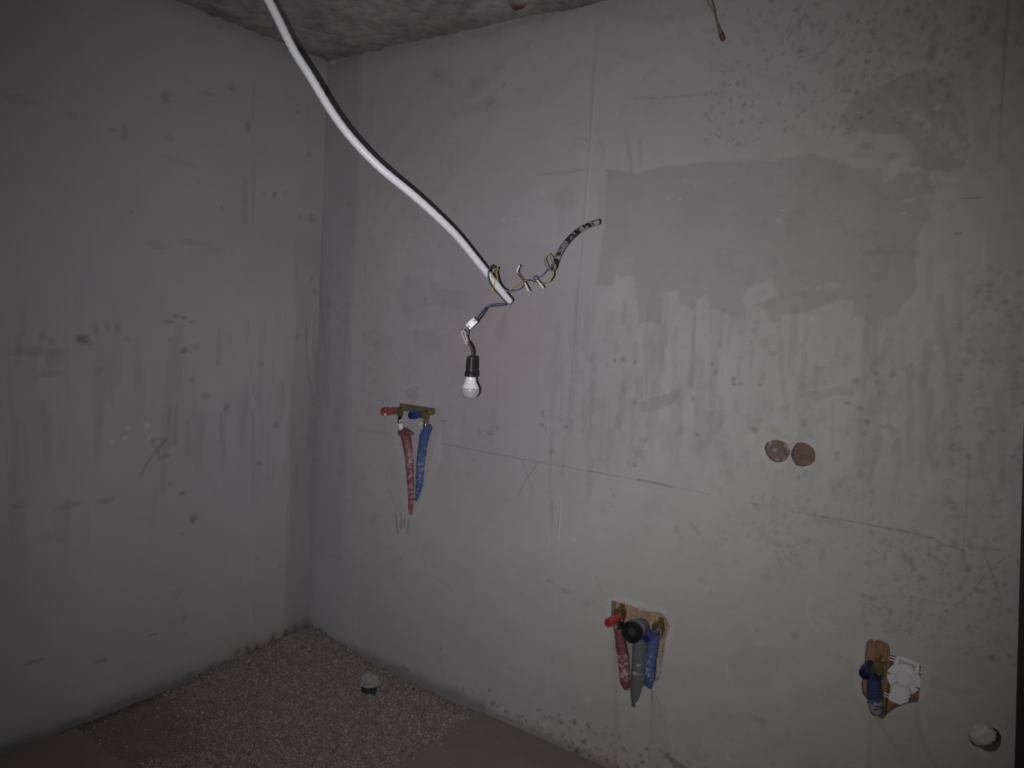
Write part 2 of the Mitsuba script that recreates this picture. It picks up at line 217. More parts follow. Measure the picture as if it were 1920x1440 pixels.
# the vertical joint with its bead of filler, and other trowel lines
w.stroke([(1.3469, 2.5154), (1.3468, 2.3071), (1.3489, 2.1485)], .0045, .13, .3); w.stroke([(1.342, 2.3949), (1.3468, 2.0955), (1.3447, 1.9347), (1.3439, 1.699)], .0022, .26, .35)
w.stroke([(1.3411, 1.6806), (1.3396, 1.5332), (1.3389, 1.4588), (1.3367, 1.3464)], .002, .34, .35); w.stroke([(1.3367, 1.3464), (1.3337, 1.0997), (1.3329, 0.965)], .002, .12, .6)
w.stroke([(1.3354, 1.6438), (1.3353, 1.5329)], .008, .12)
for o, s_ in ((0, -.10),): w.stroke([(1.3558, 2.3235), (1.3552, 2.0949), (1.3524, 1.8625)], .004, s_)
w.stroke([(1.2982, 2.1259), (1.2879, 2.1501), (1.3086, 2.1555), (1.3345, 2.1462)], .004, .13); w.stroke([(1.2994, 2.1384), (1.2992, 2.1133), (1.3293, 2.1057)], .007, -.10); w.stroke([(1.3596, 2.1441), (1.3934, 2.1308), (1.406, 2.1), (1.3999, 2.0741)], .004, .17, .3); w.blob([(1.3698, 2.145)][0], .006, .006, -.25)
w.stroke([(1.1462, 2.043), (1.2358, 2.0396), (1.2961, 2.0434), (1.3211, 2.049)], .004, .20, .4); w.stroke([(1.3212, 2.0472), (1.4042, 2.0457), (1.4312, 2.037), (1.4369, 2.0157)], .0035, .15, .4); w.blob([(1.4119, 2.0505)][0], .010, .010, -.12)
w.stroke([(1.5051, 2.2646), (1.5812, 2.256), (1.6899, 2.2501), (1.7418, 2.2522)], .005, .18, .4); w.stroke([(1.7418, 2.2522), (1.8761, 2.2318), (1.941, 2.2121)], .008, .10, .5)
w.stroke([(1.3287, 0.9023), (1.3284, 0.8186), (1.3271, 0.7459)], .0016, -.42); w.stroke([(1.3255, 0.8862), (1.323, 0.741)], .0014, .28); w.stroke([(1.2824, 0.8582), (1.286, 0.7801), (1.2873, 0.7012)], .0018, -.16); w.stroke([(1.3254, 0.7396), (1.3282, 0.6121), (1.3392, 0.376)], .002, -.08); w.stroke([(1.3191, 0.3698), (1.3248, 0.1074), (1.3225, -0.0171)], .002, -.12, .4)
w.stroke([(0.2803, 2.0843), (0.2868, 1.75), (0.2992, 1.4788), (0.3047, 1.1575)], .0024, .22, .45); w.stroke([(0.2834, 2.4118), (0.2867, 2.0839)], .003, .07); w.stroke([(0.3042, 0.877), (0.3032, 0.5439), (0.3223, 0.0876)], .003, -.07)
w.stroke([(2.5172, 2.3861), (2.5197, 2.2837), (2.5275, 2.1279)], .0026, .42, .2); w.stroke([(2.527, 2.1215), (2.5361, 1.9967)], .003, .14, .5); w.stroke([(2.5426, 1.2783), (2.5507, 1.1245), (2.5578, 0.9545)], .0022, .25, .45); w.stroke([(2.5236, 1.8251), (2.526, 1.731)], .003, -.12)
w.blob([(2.4912, 1.905)][0], .024, .003, .40, (1.12, .96, .82), .3); w.blob([(2.4646, 1.8151)][0], .012, .004, .25)
# the pencil level line and the X marks under it
w.stroke([(0.2839, 1.001), (0.3752, 1.0066), (0.4793, 1.0097)], .0022, .22, .2); w.stroke([(0.7701, 1.0121), (0.9005, 1.0105), (1.1037, 1.0113), (1.2226, 1.0125)], .0019, .38, .25); w.stroke([(1.2226, 1.0125), (1.3797, 1.0134), (1.626, 1.017)], .0019, .36, .3); w.stroke([(1.6162, 1.0171), (1.6836, 1.0166), (1.7361, 1.0154)], .0026, .6, .1); w.stroke([(1.7361, 1.0154), (1.8652, 1.0151)], .0018, .3, .4)
w.stroke([(1.9168, 1.013), (2.0161, 1.0122)], .0017, .2, .6); w.stroke([(1.9999, 1.0124), (2.0322, 1.0121)], .002, .4); w.stroke([(2.0484, 1.0088), (2.2007, 1.0124)], .0016, .12, .6); w.stroke([(2.2007, 1.0124), (2.3418, 1.0142), (2.4084, 1.0151), (2.4832, 1.0109)], .0022, .45, .45); w.stroke([(2.4832, 1.0109), (2.5119, 0.9985), (2.5551, 0.9941)], .0019, .38, .3)
for pts, dk in (([(1.1498, 1.0087), (1.175, 0.957), (1.2021, 0.91)], .3), ([(1.2184, 1.006), (1.1801, 0.9519), (1.151, 0.8926), (1.1406, 0.8704)], .42), ([(2.5965, 1.0094), (2.6187, 0.9624), (2.6364, 0.9245), (2.6478, 0.8922), (2.6561, 0.8663)], .34), ([(2.6485, 0.9992), (2.6211, 0.9616), (2.6053, 0.9321), (2.5908, 0.8997)], .32), ([(2.5975, 1.0111), (2.639, 1.0137)], .22)): w.stroke(pts, .0021, dk, .25)
# smudges, hand prints, chips, blue chalk
for q, a, b, dk in (([(1.5015, 1.407)][0], .008, .008, .30), ([(1.5351, 1.4116)][0], .009, .011, .26), ([(1.5769, 1.4044)][0], .007, .011, .26), ([(1.4747, 1.3866)][0], .005, .010, .22), ([(1.5431, 1.3118)][0], .007, .012, .20), ([(1.9099, 1.3819)][0], .006, .007, .40), ([(1.9129, 1.3658)][0], .008, .006, .42), ([(1.9341, 1.3696)][0], .008, .006, .22),
                    ([(1.8404, 1.4235)][0], .006, .012, .30), ([(1.8478, 1.3975)][0], .012, .010, .20), ([(1.9239, 1.5233)][0], .009, .009, .20), ([(1.9603, 1.5336)][0], .010, .010, .18), ([(1.9535, 1.501)][0], .007, .007, .16), ([(1.9254, 1.4503)][0], .014, .010, .14), ([(2.0213, 1.4708)][0], .018, .010, .20), ([(1.992, 1.3738)][0], .007, .006, .20),
                    ([(2.3071, 1.4371)][0], .009, .008, .36), ([(2.3428, 1.4404)][0], .010, .012, .26), ([(2.3108, 1.4123)][0], .005, .009, .22), ([(2.2577, 1.4115)][0], .010, .008, .24), ([(2.2387, 1.3461)][0], .010, .006, .30), ([(2.2745, 1.3353)][0], .012, .008, .30), ([(2.2941, 1.3017)][0], .011, .007, .30), ([(2.2919, 1.2669)][0], .007, .007, .28), ([(2.2274, 1.1933)][0], .008, .016, .18),
                    ([(1.2256, 1.189)][0], .008, .014, .22), ([(1.2241, 1.148)][0], .012, .009, .26), ([(1.2434, 1.135)][0], .006, .016, .18), ([(1.2542, 1.2042)][0], .005, .010, .20), ([(1.3028, 1.214)][0], .004, .008, .24), ([(1.3229, 1.1536)][0], .010, .007, .28), ([(1.2765, 1.0583)][0], .012, .010, .26), ([(0.9399, 1.0851)][0], .010, .010, .24), ([(0.9939, 1.0844)][0], .018, .010, .26), ([(1.0324, 1.1101)][0], .012, .010, .22),
                    ([(1.6028, 1.0619)][0], .007, .006, .42), ([(1.5787, 1.067)][0], .005, .004, .25), ([(1.6084, 1.1133)][0], .020, .022, .15), ([(1.534, 0.949)][0], .006, .012, .20), ([(1.8112, 1.1959)][0], .007, .005, .28), ([(1.7564, 1.2089)][0], .012, .016, .12), ([(1.7875, 1.3071)][0], .008, .010, .20), ([(0.6064, 2.3686)][0], .004, .008, .35), ([(1.1107, 2.3682)][0], .004, .004, .30), ([(0.5613, 2.2353)][0], .004, .008, .22),
                    ([(0.6769, 2.4268)][0], .05, .05, .09), ([(0.8447, 2.39)][0], .06, .045, .14), ([(0.8632, 2.3063)][0], .10, .020, .09), ([(0.912, 2.3242)][0], .03, .02, .10), ([(0.9699, 2.3708)][0], .012, .012, .16), ([(0.6315, 2.4527)][0], .02, .03, .10), ([(1.0213, 1.4768)][0], .03, .06, .09), ([(1.2647, 1.9468)][0], .05, .05, .10), ([(0.7813, 1.587)][0], .10, .04, .10), ([(0.6538, 1.4118)][0], .08, .05, .10), ([(0.5562, 1.5789)][0], .08, .10, .06),
                    ([(0.35, 1.4362)][0], .02, .012, .10), ([(0.4157, 1.3954)][0], .10, .03, .05), ([(1.8195, 0.8884)][0], .006, .006, .15), ([(1.3006, 0.5851)][0], .02, .01, .15), ([(1.4588, 0.5489)][0], .03, .012, .14), ([(1.3698, 0.5677)][0], .025, .008, .18), ([(1.5981, 0.5029)][0], .012, .03, .14), ([(1.9143, 0.8851)][0], .008, .006, .10), ([(2.0504, 0.6253)][0], .01, .01, .12), ([(2.1597, 0.64)][0], .012, .010, .18),
                    ([(1.8629, 0.7345)][0], .008, .010, .14), ([(1.8956, 0.7012)][0], .006, .009, .15), ([(2.1027, 0.8424)][0], .005, .014, .18), ([(2.211, 0.9008)][0], .01, .03, .10)):
    w.blob(q, a, b, dk)
w.poly([(1.8034, 0.9094), (1.8179, 0.9072), (1.8501, 0.8846), (1.8382, 0.8785)], .20, .003, .003); w.poly([(2.0577, 0.3583), (2.1067, 0.356), (2.0988, 0.336), (2.0674, 0.3413)], .18, .004, .004)
w.poly([(2.0112, 1.2485), (2.0424, 1.2527), (2.0911, 1.2275), (2.0774, 1.2096)], .10, .01, .012, tint=(1.0, .99, .88)); w.poly([(2.1169, 1.2785), (2.1579, 1.3181), (2.1683, 1.3007), (2.1278, 1.2579)], .20, .004, .008, tint=(1.04, .98, .90), inner=lambda n: smoothstep(.4, .55, n)); w.poly([(2.3261, 1.294), (2.3482, 1.2999), (2.3752, 1.28), (2.3518, 1.262)], .18, .004, .008, tint=(1.05, .97, .90), inner=lambda n: smoothstep(.4, .55, n))
w.blob([(1.9865, 1.237)][0], .010, .010, .28, (1, 1, .9)); w.blob([(1.5746, 1.2883)][0], .02, .02, -.06, (1.08, .97, .95)); w.blob([(1.5858, 1.2717)][0], .006, .010, .25)
for q in ([(0.7613, 1.1031)][0],): w.blob(q, .024, .004, .35, (.9, .95, 1.2), .3)
w.blob([(1.023, 1.6606)][0], .004, .010, .25, (.9, .9, 1.25))
for q, a, b, s_ in (([(1.6538, 1.9352)][0], .012, .003, .22), ([(1.69, 1.9338)][0], .010, .003, .22), ([(1.7378, 1.9745)][0], .002, .007, .2), ([(1.7033, 1.9877)][0], .004, .007, .14), ([(2.0444, 1.9441)][0], .006, .009, .2), ([(2.0129, 1.8904)][0], .013, .003, .28), ([(2.0051, 1.8583)][0], .008, .006, .28), ([(2.3424, 1.904)][0], .018, .004, .22), ([(2.3302, 1.8706)][0], .009, .005, .26),
                    ([(2.1268, 1.5773)][0], .014, .003, .32), ([(2.481, 1.5873)][0], .008, .003, .25), ([(2.1713, 1.6745)][0], .02, .006, .16), ([(2.1331, 1.6675)][0], .006, .005, .2), ([(2.104, 1.6651)][0], .006, .006, .14), ([(1.5379, 1.7422)][0], .018, .003, .12), ([(1.3881, 0.7616)][0], .008, .008, .2), ([(1.4129, 0.8075)][0], .002, .014, .12), ([(1.7733, 2.2801)][0], .009, .009, .12), ([(1.6358, 1.1336)][0], .006, .012, .18),
                    ([(0.9703, 2.3651)][0], .006, .004, .3), ([(0.6847, 2.3496)][0], .006, .004, .2), ([(0.0343, 2.5823)][0], .022, .011, .5), ([(1.478, 0.6312)][0], .02, .004, .0), ([(1.4921, 0.2041)][0], .010, .022, .22), ([(1.9951, 0.1908)][0], .006, .006, .25), ([(1.0719, 1.8836)][0], .004, .006, .25), ([(1.0021, 1.8852)][0], .01, .01, .10), ([(1.1694, 1.9747)][0], .005, .008, .18), ([(0.1226, 1.5235)][0], .006, .006, .25), ([(0.6926, 1.6846)][0], .02, .03, .07)):
    w.blob(q, a, b, -s_)
for pts in ([(2.1932, 0.7716), (2.1854, 0.742), (2.1875, 0.7183), (2.2036, 0.6906), (2.2275, 0.6735)], [(2.201, 0.7673), (2.1946, 0.7397), (2.1981, 0.7181)], [(2.2217, 0.704), (2.2421, 0.6907), (2.2671, 0.6886)], [(2.2285, 0.7108), (2.2471, 0.7002), (2.2673, 0.7014)], [(2.2453, 0.7667), (2.2541, 0.7501)], [(2.33, 0.4751), (2.368, 0.4447)], [(1.9003, 0.192), (1.9137, 0.1612)], [(1.9649, 0.4991), (1.9686, 0.4568), (1.9927, 0.4337)]): w.stroke(pts, .0018, -.20, .3)
w.poly([(1.9642, 0.5076), (2.0219, 0.5775), (2.1021, 0.5857), (2.1302, 0.5363), (2.0969, 0.4662), (2.0182, 0.4304)], .06, .006, .01)
for pts in ([(1.3467, 0.5773), (1.403, 0.5687)], [(1.4795, 0.5585), (1.523, 0.5419)], [(1.489, 0.6531), (1.514, 0.6024)], [(0.8672, 0.3015), (0.9275, 0.2996)], [(1.04, 0.316), (1.0488, 0.3015)], [(1.1592, 0.5793), (1.2038, 0.5641)], [(1.1643, 0.5087), (1.189, 0.503)], [(0.7001, 0.4632), (0.8011, 0.4556), (0.8585, 0.4311)], [(1.7843, 0.8136), (1.7972, 0.8113)], [(2.3935, 0.7542), (2.4479, 0.7399)]): w.stroke(pts, .0035, .16, .4)
# plaster smeared round the shower chase, and the scraped notches under it
w.poly([(0.5254, 1.2085), (0.5923, 1.2374), (0.7289, 1.2149), (0.7446, 1.146), (0.6134, 1.1366), (0.5086, 1.1352)], -.08, .01, .015); w.poly([(0.526, 1.1997), (0.6075, 1.2302), (0.7181, 1.2073), (0.6698, 1.163), (0.5764, 1.1609)], .16, .006, .01, inner=lambda n: smoothstep(.4, .6, n))
w.poly([(0.4836, 1.042), (0.5342, 1.0668), (0.6058, 0.8808), (0.611, 0.7022), (0.647, 0.6982), (0.6905, 0.84), (0.7225, 1.0094), (0.749, 1.0779), (0.7726, 0.9737), (0.6681, 0.736), (0.6367, 0.6737), (0.5774, 0.6612), (0.5402, 0.8697)], -.09, .006, .006)
for pts in ([(0.5242, 0.6799), (0.5365, 0.6297), (0.5444, 0.6016)], [(0.5576, 0.6867), (0.5614, 0.6236)], [(0.5821, 0.6827), (0.5758, 0.6381)], [(0.6038, 0.6736), (0.5988, 0.609)]): w.stroke(pts, .0042, .45, .4, (1, .97, .88))
w.stroke([(0.4825, 0.9056), (0.4972, 0.8168)], .003, .2, .4)
# pale broken rims of the other cut-outs
for pts, s_ in (([(1.5512, 0.5783), (1.5801, 0.6013), (1.6304, 0.6002), (1.7028, 0.5982), (1.7465, 0.5996)], -.16), ([(1.5462, 0.5636), (1.5458, 0.516)], -.10), ([(2.342, 0.6767), (2.3348, 0.6195), (2.3412, 0.5507), (2.3652, 0.5038)], -.13), ([(2.4923, 0.6557), (2.5082, 0.6234), (2.5008, 0.568)], -.15), ([(2.02, 1.1848), (2.0298, 1.1457), (2.0681, 1.1407)], -.14), ([(2.1065, 1.1423), (2.1585, 1.1509)], -.12), ([(2.624, 0.4797), (2.6609, 0.4681)], -.14), ([(1.7716, 0.5453), (1.7681, 0.4533)], -.10)): w.stroke(pts, .010, s_, .5)
w.stroke([(1.5686, 0.437), (1.5879, 0.3764)], .010, .20, .5); w.stroke([(1.5745, 0.5432), (1.5624, 0.4637)], .004, .18, .5)
# filled chases running down to the floor, damp and rusty stains
w.poly([(1.4841, 0.3621), (1.5771, 0.3824), (1.6122, 0.2509), (1.6277, 0.0061), (1.5467, -0.0276), (1.4915, 0.1288)], .03, .03, .03, tint=(1.025, .995, .95))
w.stroke([(1.5793, 0.3545), (1.6013, 0.2085), (1.6147, 0.1172), (1.6078, -0.0022)], .012, .13, .4, (1.02, .985, .94)); w.stroke([(1.569, 0.4847), (1.5804, 0.393), (1.6023, 0.3239)], .01, .10, .5, (1.05, .97, .9))
w.poly([(1.7265, 0.3103), (1.7793, 0.2736), (1.8025, 0.1531), (1.781, 0.0699), (1.74, 0.0528), (1.7317, 0.2001)], .09, .008, .01, tint=(1.0, 1.01, .95)); w.stroke([(1.7253, 0.3248), (1.7299, 0.2929)], .003, .6); w.stroke([(1.7299, 0.2929), (1.7332, 0.182), (1.7362, 0.0512)], .006, .16, .3); w.stroke([(1.7378, 0.3143), (1.7638, 0.2772)], .003, .2, .3)
w.stroke([(2.3835, 0.4711), (2.3875, 0.3857), (2.3892, 0.3228)], .006, .14, .3); w.stroke([(2.3929, 0.4746), (2.4307, 0.4342), (2.4533, 0.4087)], .004, .18, .3); w.stroke([(2.4912, 0.5341), (2.5012, 0.4844), (2.5223, 0.4393), (2.5524, 0.3907)], .007, .16, .3); w.poly([(2.3849, 0.4716), (2.4912, 0.5341), (2.5274, 0.4261), (2.5464, 0.3881), (2.3959, 0.3256)], .05, .012, .01, tint=(1, 1, .97)); w.stroke([(2.4037, 0.4755), (2.4181, 0.4668)], .006, .15, .2, (1.15, .92, .85))
w.stroke([(2.5437, 0.6727), (2.5781, 0.6987), (2.6145, 0.6961)], .03, .06)
w.dots(((1.28, 2.0), (0.0, .16)), 210, .0055, .32, 21, (1.02, .97, .93), fade=lambda u, v: 1.15 - v / .16); w.dots(((1.0, 1.7), (0.0, .05)), 60, .006, .4, 22, (1.02, .97, .93)); w.blob([(1.4432, 0.1027)][0], .013, .012, .42); w.blob([(1.3934, 0.0799)][0], .005, .005, .4); w.blob([(1.3204, 0.0729)][0], .007, .006, .5)
w.poly([(1.272, 0.0257), (1.4087, 0.0574), (1.7994, 0.0775), (1.5467, -0.0276)], .0, .03, .03, tint=(1.025, .99, .96))
w.poly([(1.7857, 0.1278), (1.8431, 0.1141), (1.8713, 0.1074), (1.8212, 0.0866)], .5, .004, .005)
for q in ([(1.0609, 0.0909)][0], [(0.9337, 0.0465)][0], [(0.9823, 0.0481)][0], [(0.6134, 0.0311)][0], [(0.6319, 0.0279)][0], [(0.8081, 0.1766)][0], [(0.7236, -0.0431)][0]): w.blob(q, .006, .011, .4)
# darker foot of the wall, splashes by the corner, darker corner band
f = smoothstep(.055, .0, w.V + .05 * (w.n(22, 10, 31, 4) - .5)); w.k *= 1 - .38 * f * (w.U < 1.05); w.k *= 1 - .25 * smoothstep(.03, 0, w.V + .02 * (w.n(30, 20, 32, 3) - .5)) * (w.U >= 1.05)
for q in [(0.0986, 0.0453), (0.1208, 0.0392), (0.1472, 0.0218), (0.1726, 0.017), (0.2014, 0.0133), (0.0765, 0.0438), (0.2298, 0.0096)]: w.stroke([q, (q[0] - .003, q[1] - .05)], .006, .5, .4)
g = np.random.default_rng(77)
for _ in range(46):
    u, z = abs(g.normal(0, .11)), g.uniform(-.02, .035); w.stroke([(u, z), (u + g.normal(0, .003), z + g.uniform(.01, .055) * math.exp(-u / .16))], g.uniform(.003, .0065), g.uniform(.25, .55), .5)
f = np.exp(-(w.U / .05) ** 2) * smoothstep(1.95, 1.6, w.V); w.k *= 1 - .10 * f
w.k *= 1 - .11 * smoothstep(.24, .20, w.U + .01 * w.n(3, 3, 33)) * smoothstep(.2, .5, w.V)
w.streak([(-0.0008, 1.8668), (0.0068, 1.6543), (0.0289, 1.3689)], .010, .15, .3); w.streak([(0.0473, 1.5606), (0.0726, 1.0836)], .022, .12, .4); w.streak([(0.1669, 1.7725), (0.1819, 1.3794)], .02, .05); w.streak([(0.1547, 1.3775), (0.1954, 0.7632)], .03, .06)
w.streak([(0.2891, 2.4759), (0.2713, 2.2388)], .03, .05)
# the rough edge under the ceiling
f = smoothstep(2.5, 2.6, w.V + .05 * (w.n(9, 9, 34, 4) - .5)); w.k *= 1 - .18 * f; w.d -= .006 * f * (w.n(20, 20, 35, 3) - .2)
w.stroke([(0.5803, 2.557), (0.7164, 2.5604), (0.943, 2.5783), (1.1062, 2.5823), (1.2159, 2.5866)], .010, .10, .4)

HOLE_BASIN = [(1.5549, 0.5831), (1.5915, 0.5857), (1.6275, 0.5863), (1.6614, 0.5828), (1.6963, 0.5835), (1.7188, 0.5899), (1.7379, 0.5899), (1.7538, 0.5799), (1.7705, 0.5594), (1.7672, 0.5313), (1.7581, 0.5049), (1.7579, 0.4628), (1.7556, 0.4218), (1.7563, 0.3908), (1.7469, 0.3656), (1.7308, 0.3526), (1.7271, 0.3272), (1.7057, 0.3273), (1.6924, 0.3227), (1.6785, 0.3009), (1.6732, 0.2689), (1.6697, 0.2374), (1.6574, 0.2423), (1.6497, 0.287), (1.6403, 0.3046), (1.6296, 0.2876), (1.608, 0.303), (1.6021, 0.3772), (1.5864, 0.4463), (1.569, 0.4847), (1.5565, 0.5381)]
HOLE_WASHER = [(2.3526, 0.6816), (2.3588, 0.6897), (2.3638, 0.6944), (2.3737, 0.6912), (2.3812, 0.6982), (2.3937, 0.6958), (2.406, 0.6935), (2.4123, 0.6832), (2.4142, 0.6638), (2.4287, 0.6654), (2.4443, 0.6689), (2.4719, 0.6672), (2.4865, 0.6629), (2.4912, 0.6539), (2.4942, 0.6096), (2.4942, 0.5565), (2.4744, 0.5463), (2.4559, 0.5335), (2.4377, 0.5161), (2.4222, 0.4949), (2.4131, 0.4774), (2.3964, 0.4806), (2.3778, 0.4879), (2.374, 0.5133), (2.3556, 0.532), (2.3502, 0.56), (2.3541, 0.607), (2.352, 0.6439)]
HOLE_SOCKET = [(2.0216, 1.1851), (2.028, 1.2023), (2.0414, 1.2107), (2.0566, 1.2161), (2.0724, 1.2136), (2.0853, 1.2075), (2.0956, 1.1947), (2.098, 1.1855), (2.0947, 1.1707), (2.088, 1.16), (2.0764, 1.1517), (2.0597, 1.1474), (2.0435, 1.1528), (2.0313, 1.1655)]
HOLE_SOCKET2 = [(2.1007, 1.1892), (2.1085, 1.2046), (2.1151, 1.2151), (2.1298, 1.2189), (2.1482, 1.2138), (2.1625, 1.2034), (2.1683, 1.1886), (2.1686, 1.1699), (2.158, 1.1556), (2.1378, 1.1475), (2.1166, 1.1487), (2.1062, 1.1629), (2.1004, 1.1763)]
HOLE_DRAIN = [(2.643, 0.5532), (2.6547, 0.5547), (2.6669, 0.5492), (2.6779, 0.5447), (2.686, 0.5333), (2.6879, 0.5138), (2.6818, 0.494), (2.6711, 0.4839), (2.6572, 0.4812), (2.645, 0.4851), (2.6283, 0.4844), (2.6172, 0.4992), (2.6152, 0.5191), (2.6253, 0.5392)]
lip = (.34, .31, .28)
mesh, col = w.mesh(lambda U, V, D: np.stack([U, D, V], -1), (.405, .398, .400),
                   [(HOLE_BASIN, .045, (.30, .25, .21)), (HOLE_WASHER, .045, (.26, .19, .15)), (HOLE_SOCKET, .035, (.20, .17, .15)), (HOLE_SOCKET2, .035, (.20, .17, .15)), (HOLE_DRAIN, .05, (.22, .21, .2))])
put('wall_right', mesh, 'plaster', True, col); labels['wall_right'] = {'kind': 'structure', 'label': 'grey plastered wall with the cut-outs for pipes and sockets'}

def masonry(x0, x1, z0, z1, y, col, ribs=0, pitch=.02, deep=.006, axis=0, h=.0035, rough=.003, seed=0, spots=.25, t=.03):
    """A block of hollow brick behind a cut-out: scored front, closed sides and back."""
    u, v = np.arange(x0, x1 + h / 2, h), np.arange(z0, z1 + h / 2, h); U, V = np.meshgrid(u, v, indexing='ij')
    s = (U if axis == 0 else V) + .002 * (meshkit.fbm(np.stack([U * 20, V * 20, 0 * U + seed], -1), 3) - .5)
    D = (deep * smoothstep(.62, .8, np.abs(((s / pitch) % 1) - .5) * 2) if ribs else 0 * U) + rough * 2 * (meshkit.fbm(np.stack([U * 70, V * 50, 0 * U + seed], -1), 4) - .5)
    n1 = meshkit.fbm(np.stack([U * (60 if axis == 0 else 14), V * (14 if axis == 0 else 60), 0 * U + seed + 9], -1), 4)[..., None]; n2 = meshkit.fbm(np.stack([U * 60, V * 60, 0 * U + seed + 5], -1), 4)[..., None]
    C = np.asarray(col) * (.7 + .6 * n1); C = C + (np.array([.36, .33, .30]) - C) * smoothstep(1 - spots - .12, 1 - spots + .1, n2)
    P = np.stack([U, y + D, V], -1).reshape(-1, 3); nu, nv = U.shape; i, j = np.meshgrid(np.arange(nu - 1), np.arange(nv - 1), indexing='ij'); a = (i * nv + j).ravel()
    F = np.vstack([np.c_[a, a + nv, a + nv + 1], np.c_[a, a + nv + 1, a + 1]]); ring = np.r_[np.arange(nu) * nv, (nu - 1) * nv + np.arange(1, nv), (np.arange(nu - 2, -1, -1)) * nv + nv - 1, np.arange(nv - 2, 0, -1)]
    B = P[ring].copy(); B[:, 1] = y + t; o = len(P); k = np.arange(len(ring)); k2 = (k + 1) % len(ring)
    F = np.vstack([F, np.c_[ring[k], ring[k2], o + k2], np.c_[ring[k], o + k2, o + k], np.c_[np.full(len(k), o + len(ring)), o + k, o + k2]])
    P = np.vstack([P, B, B.mean(0)]); C = np.vstack([C.reshape(-1, 3), C.reshape(-1, 3)[ring], [col]])
    return trimesh.Trimesh(P, F, process=False), C
def bb(pts, pad=.02): p = np.asarray(pts); return p[:, 0].min() - pad, p[:, 0].max() + pad, p[:, 1].min() - pad, p[:, 1].max() + pad
def brick(*a, label=None, **k):
    m, c = masonry(*a, **k); put('brick', m, 'masonry', True, c, 'wall_right', label)
x0, x1, z0, z1 = bb(HOLE_BASIN); zm = [(1.6722, 0.4505)][0][1]
brick(x0, x1, zm, z1, .024, (.37, .25, .165), ribs=1, pitch=.021, deep=.012, rough=.005, seed=1, spots=.27, label='ribbed orange brick bared behind the washbasin taps')
brick(x0, x1, z0, zm - .002, .034, (.25, .235, .215), ribs=0, rough=.005, seed=2, spots=.4, label='rough mortar and brick behind the washbasin pipes')
x0, x1, z0, z1 = bb(HOLE_WASHER); xm = [(2.4146, 0.6455)][0][0]
brick(x0, xm, z0, z1, .020, (.255, .150, .092), ribs=1, pitch=.030, seed=3, spots=.04, label='ribbed brown brick behind the blue tap outlet')
brick(xm + .002, x1, z0, z1, .036, (.31, .145, .088), ribs=1, pitch=.04, seed=4, spots=.08, label='red-orange brick behind the white siphon box')
brick(*bb(HOLE_SOCKET, .006), .020, (.180, .138, .116), ribs=0, rough=.013, seed=5, spots=.34, label='crumbled brick in the left socket hole')
x0, x1, z0, z1 = bb(HOLE_SOCKET2, .006)
brick(x0 + .006, x1, z0, z1, .020, (.165, .108, .084), ribs=1, pitch=.012, deep=.003, axis=1, seed=6, spots=.14, rough=.006, label='scored brick in the right socket hole')

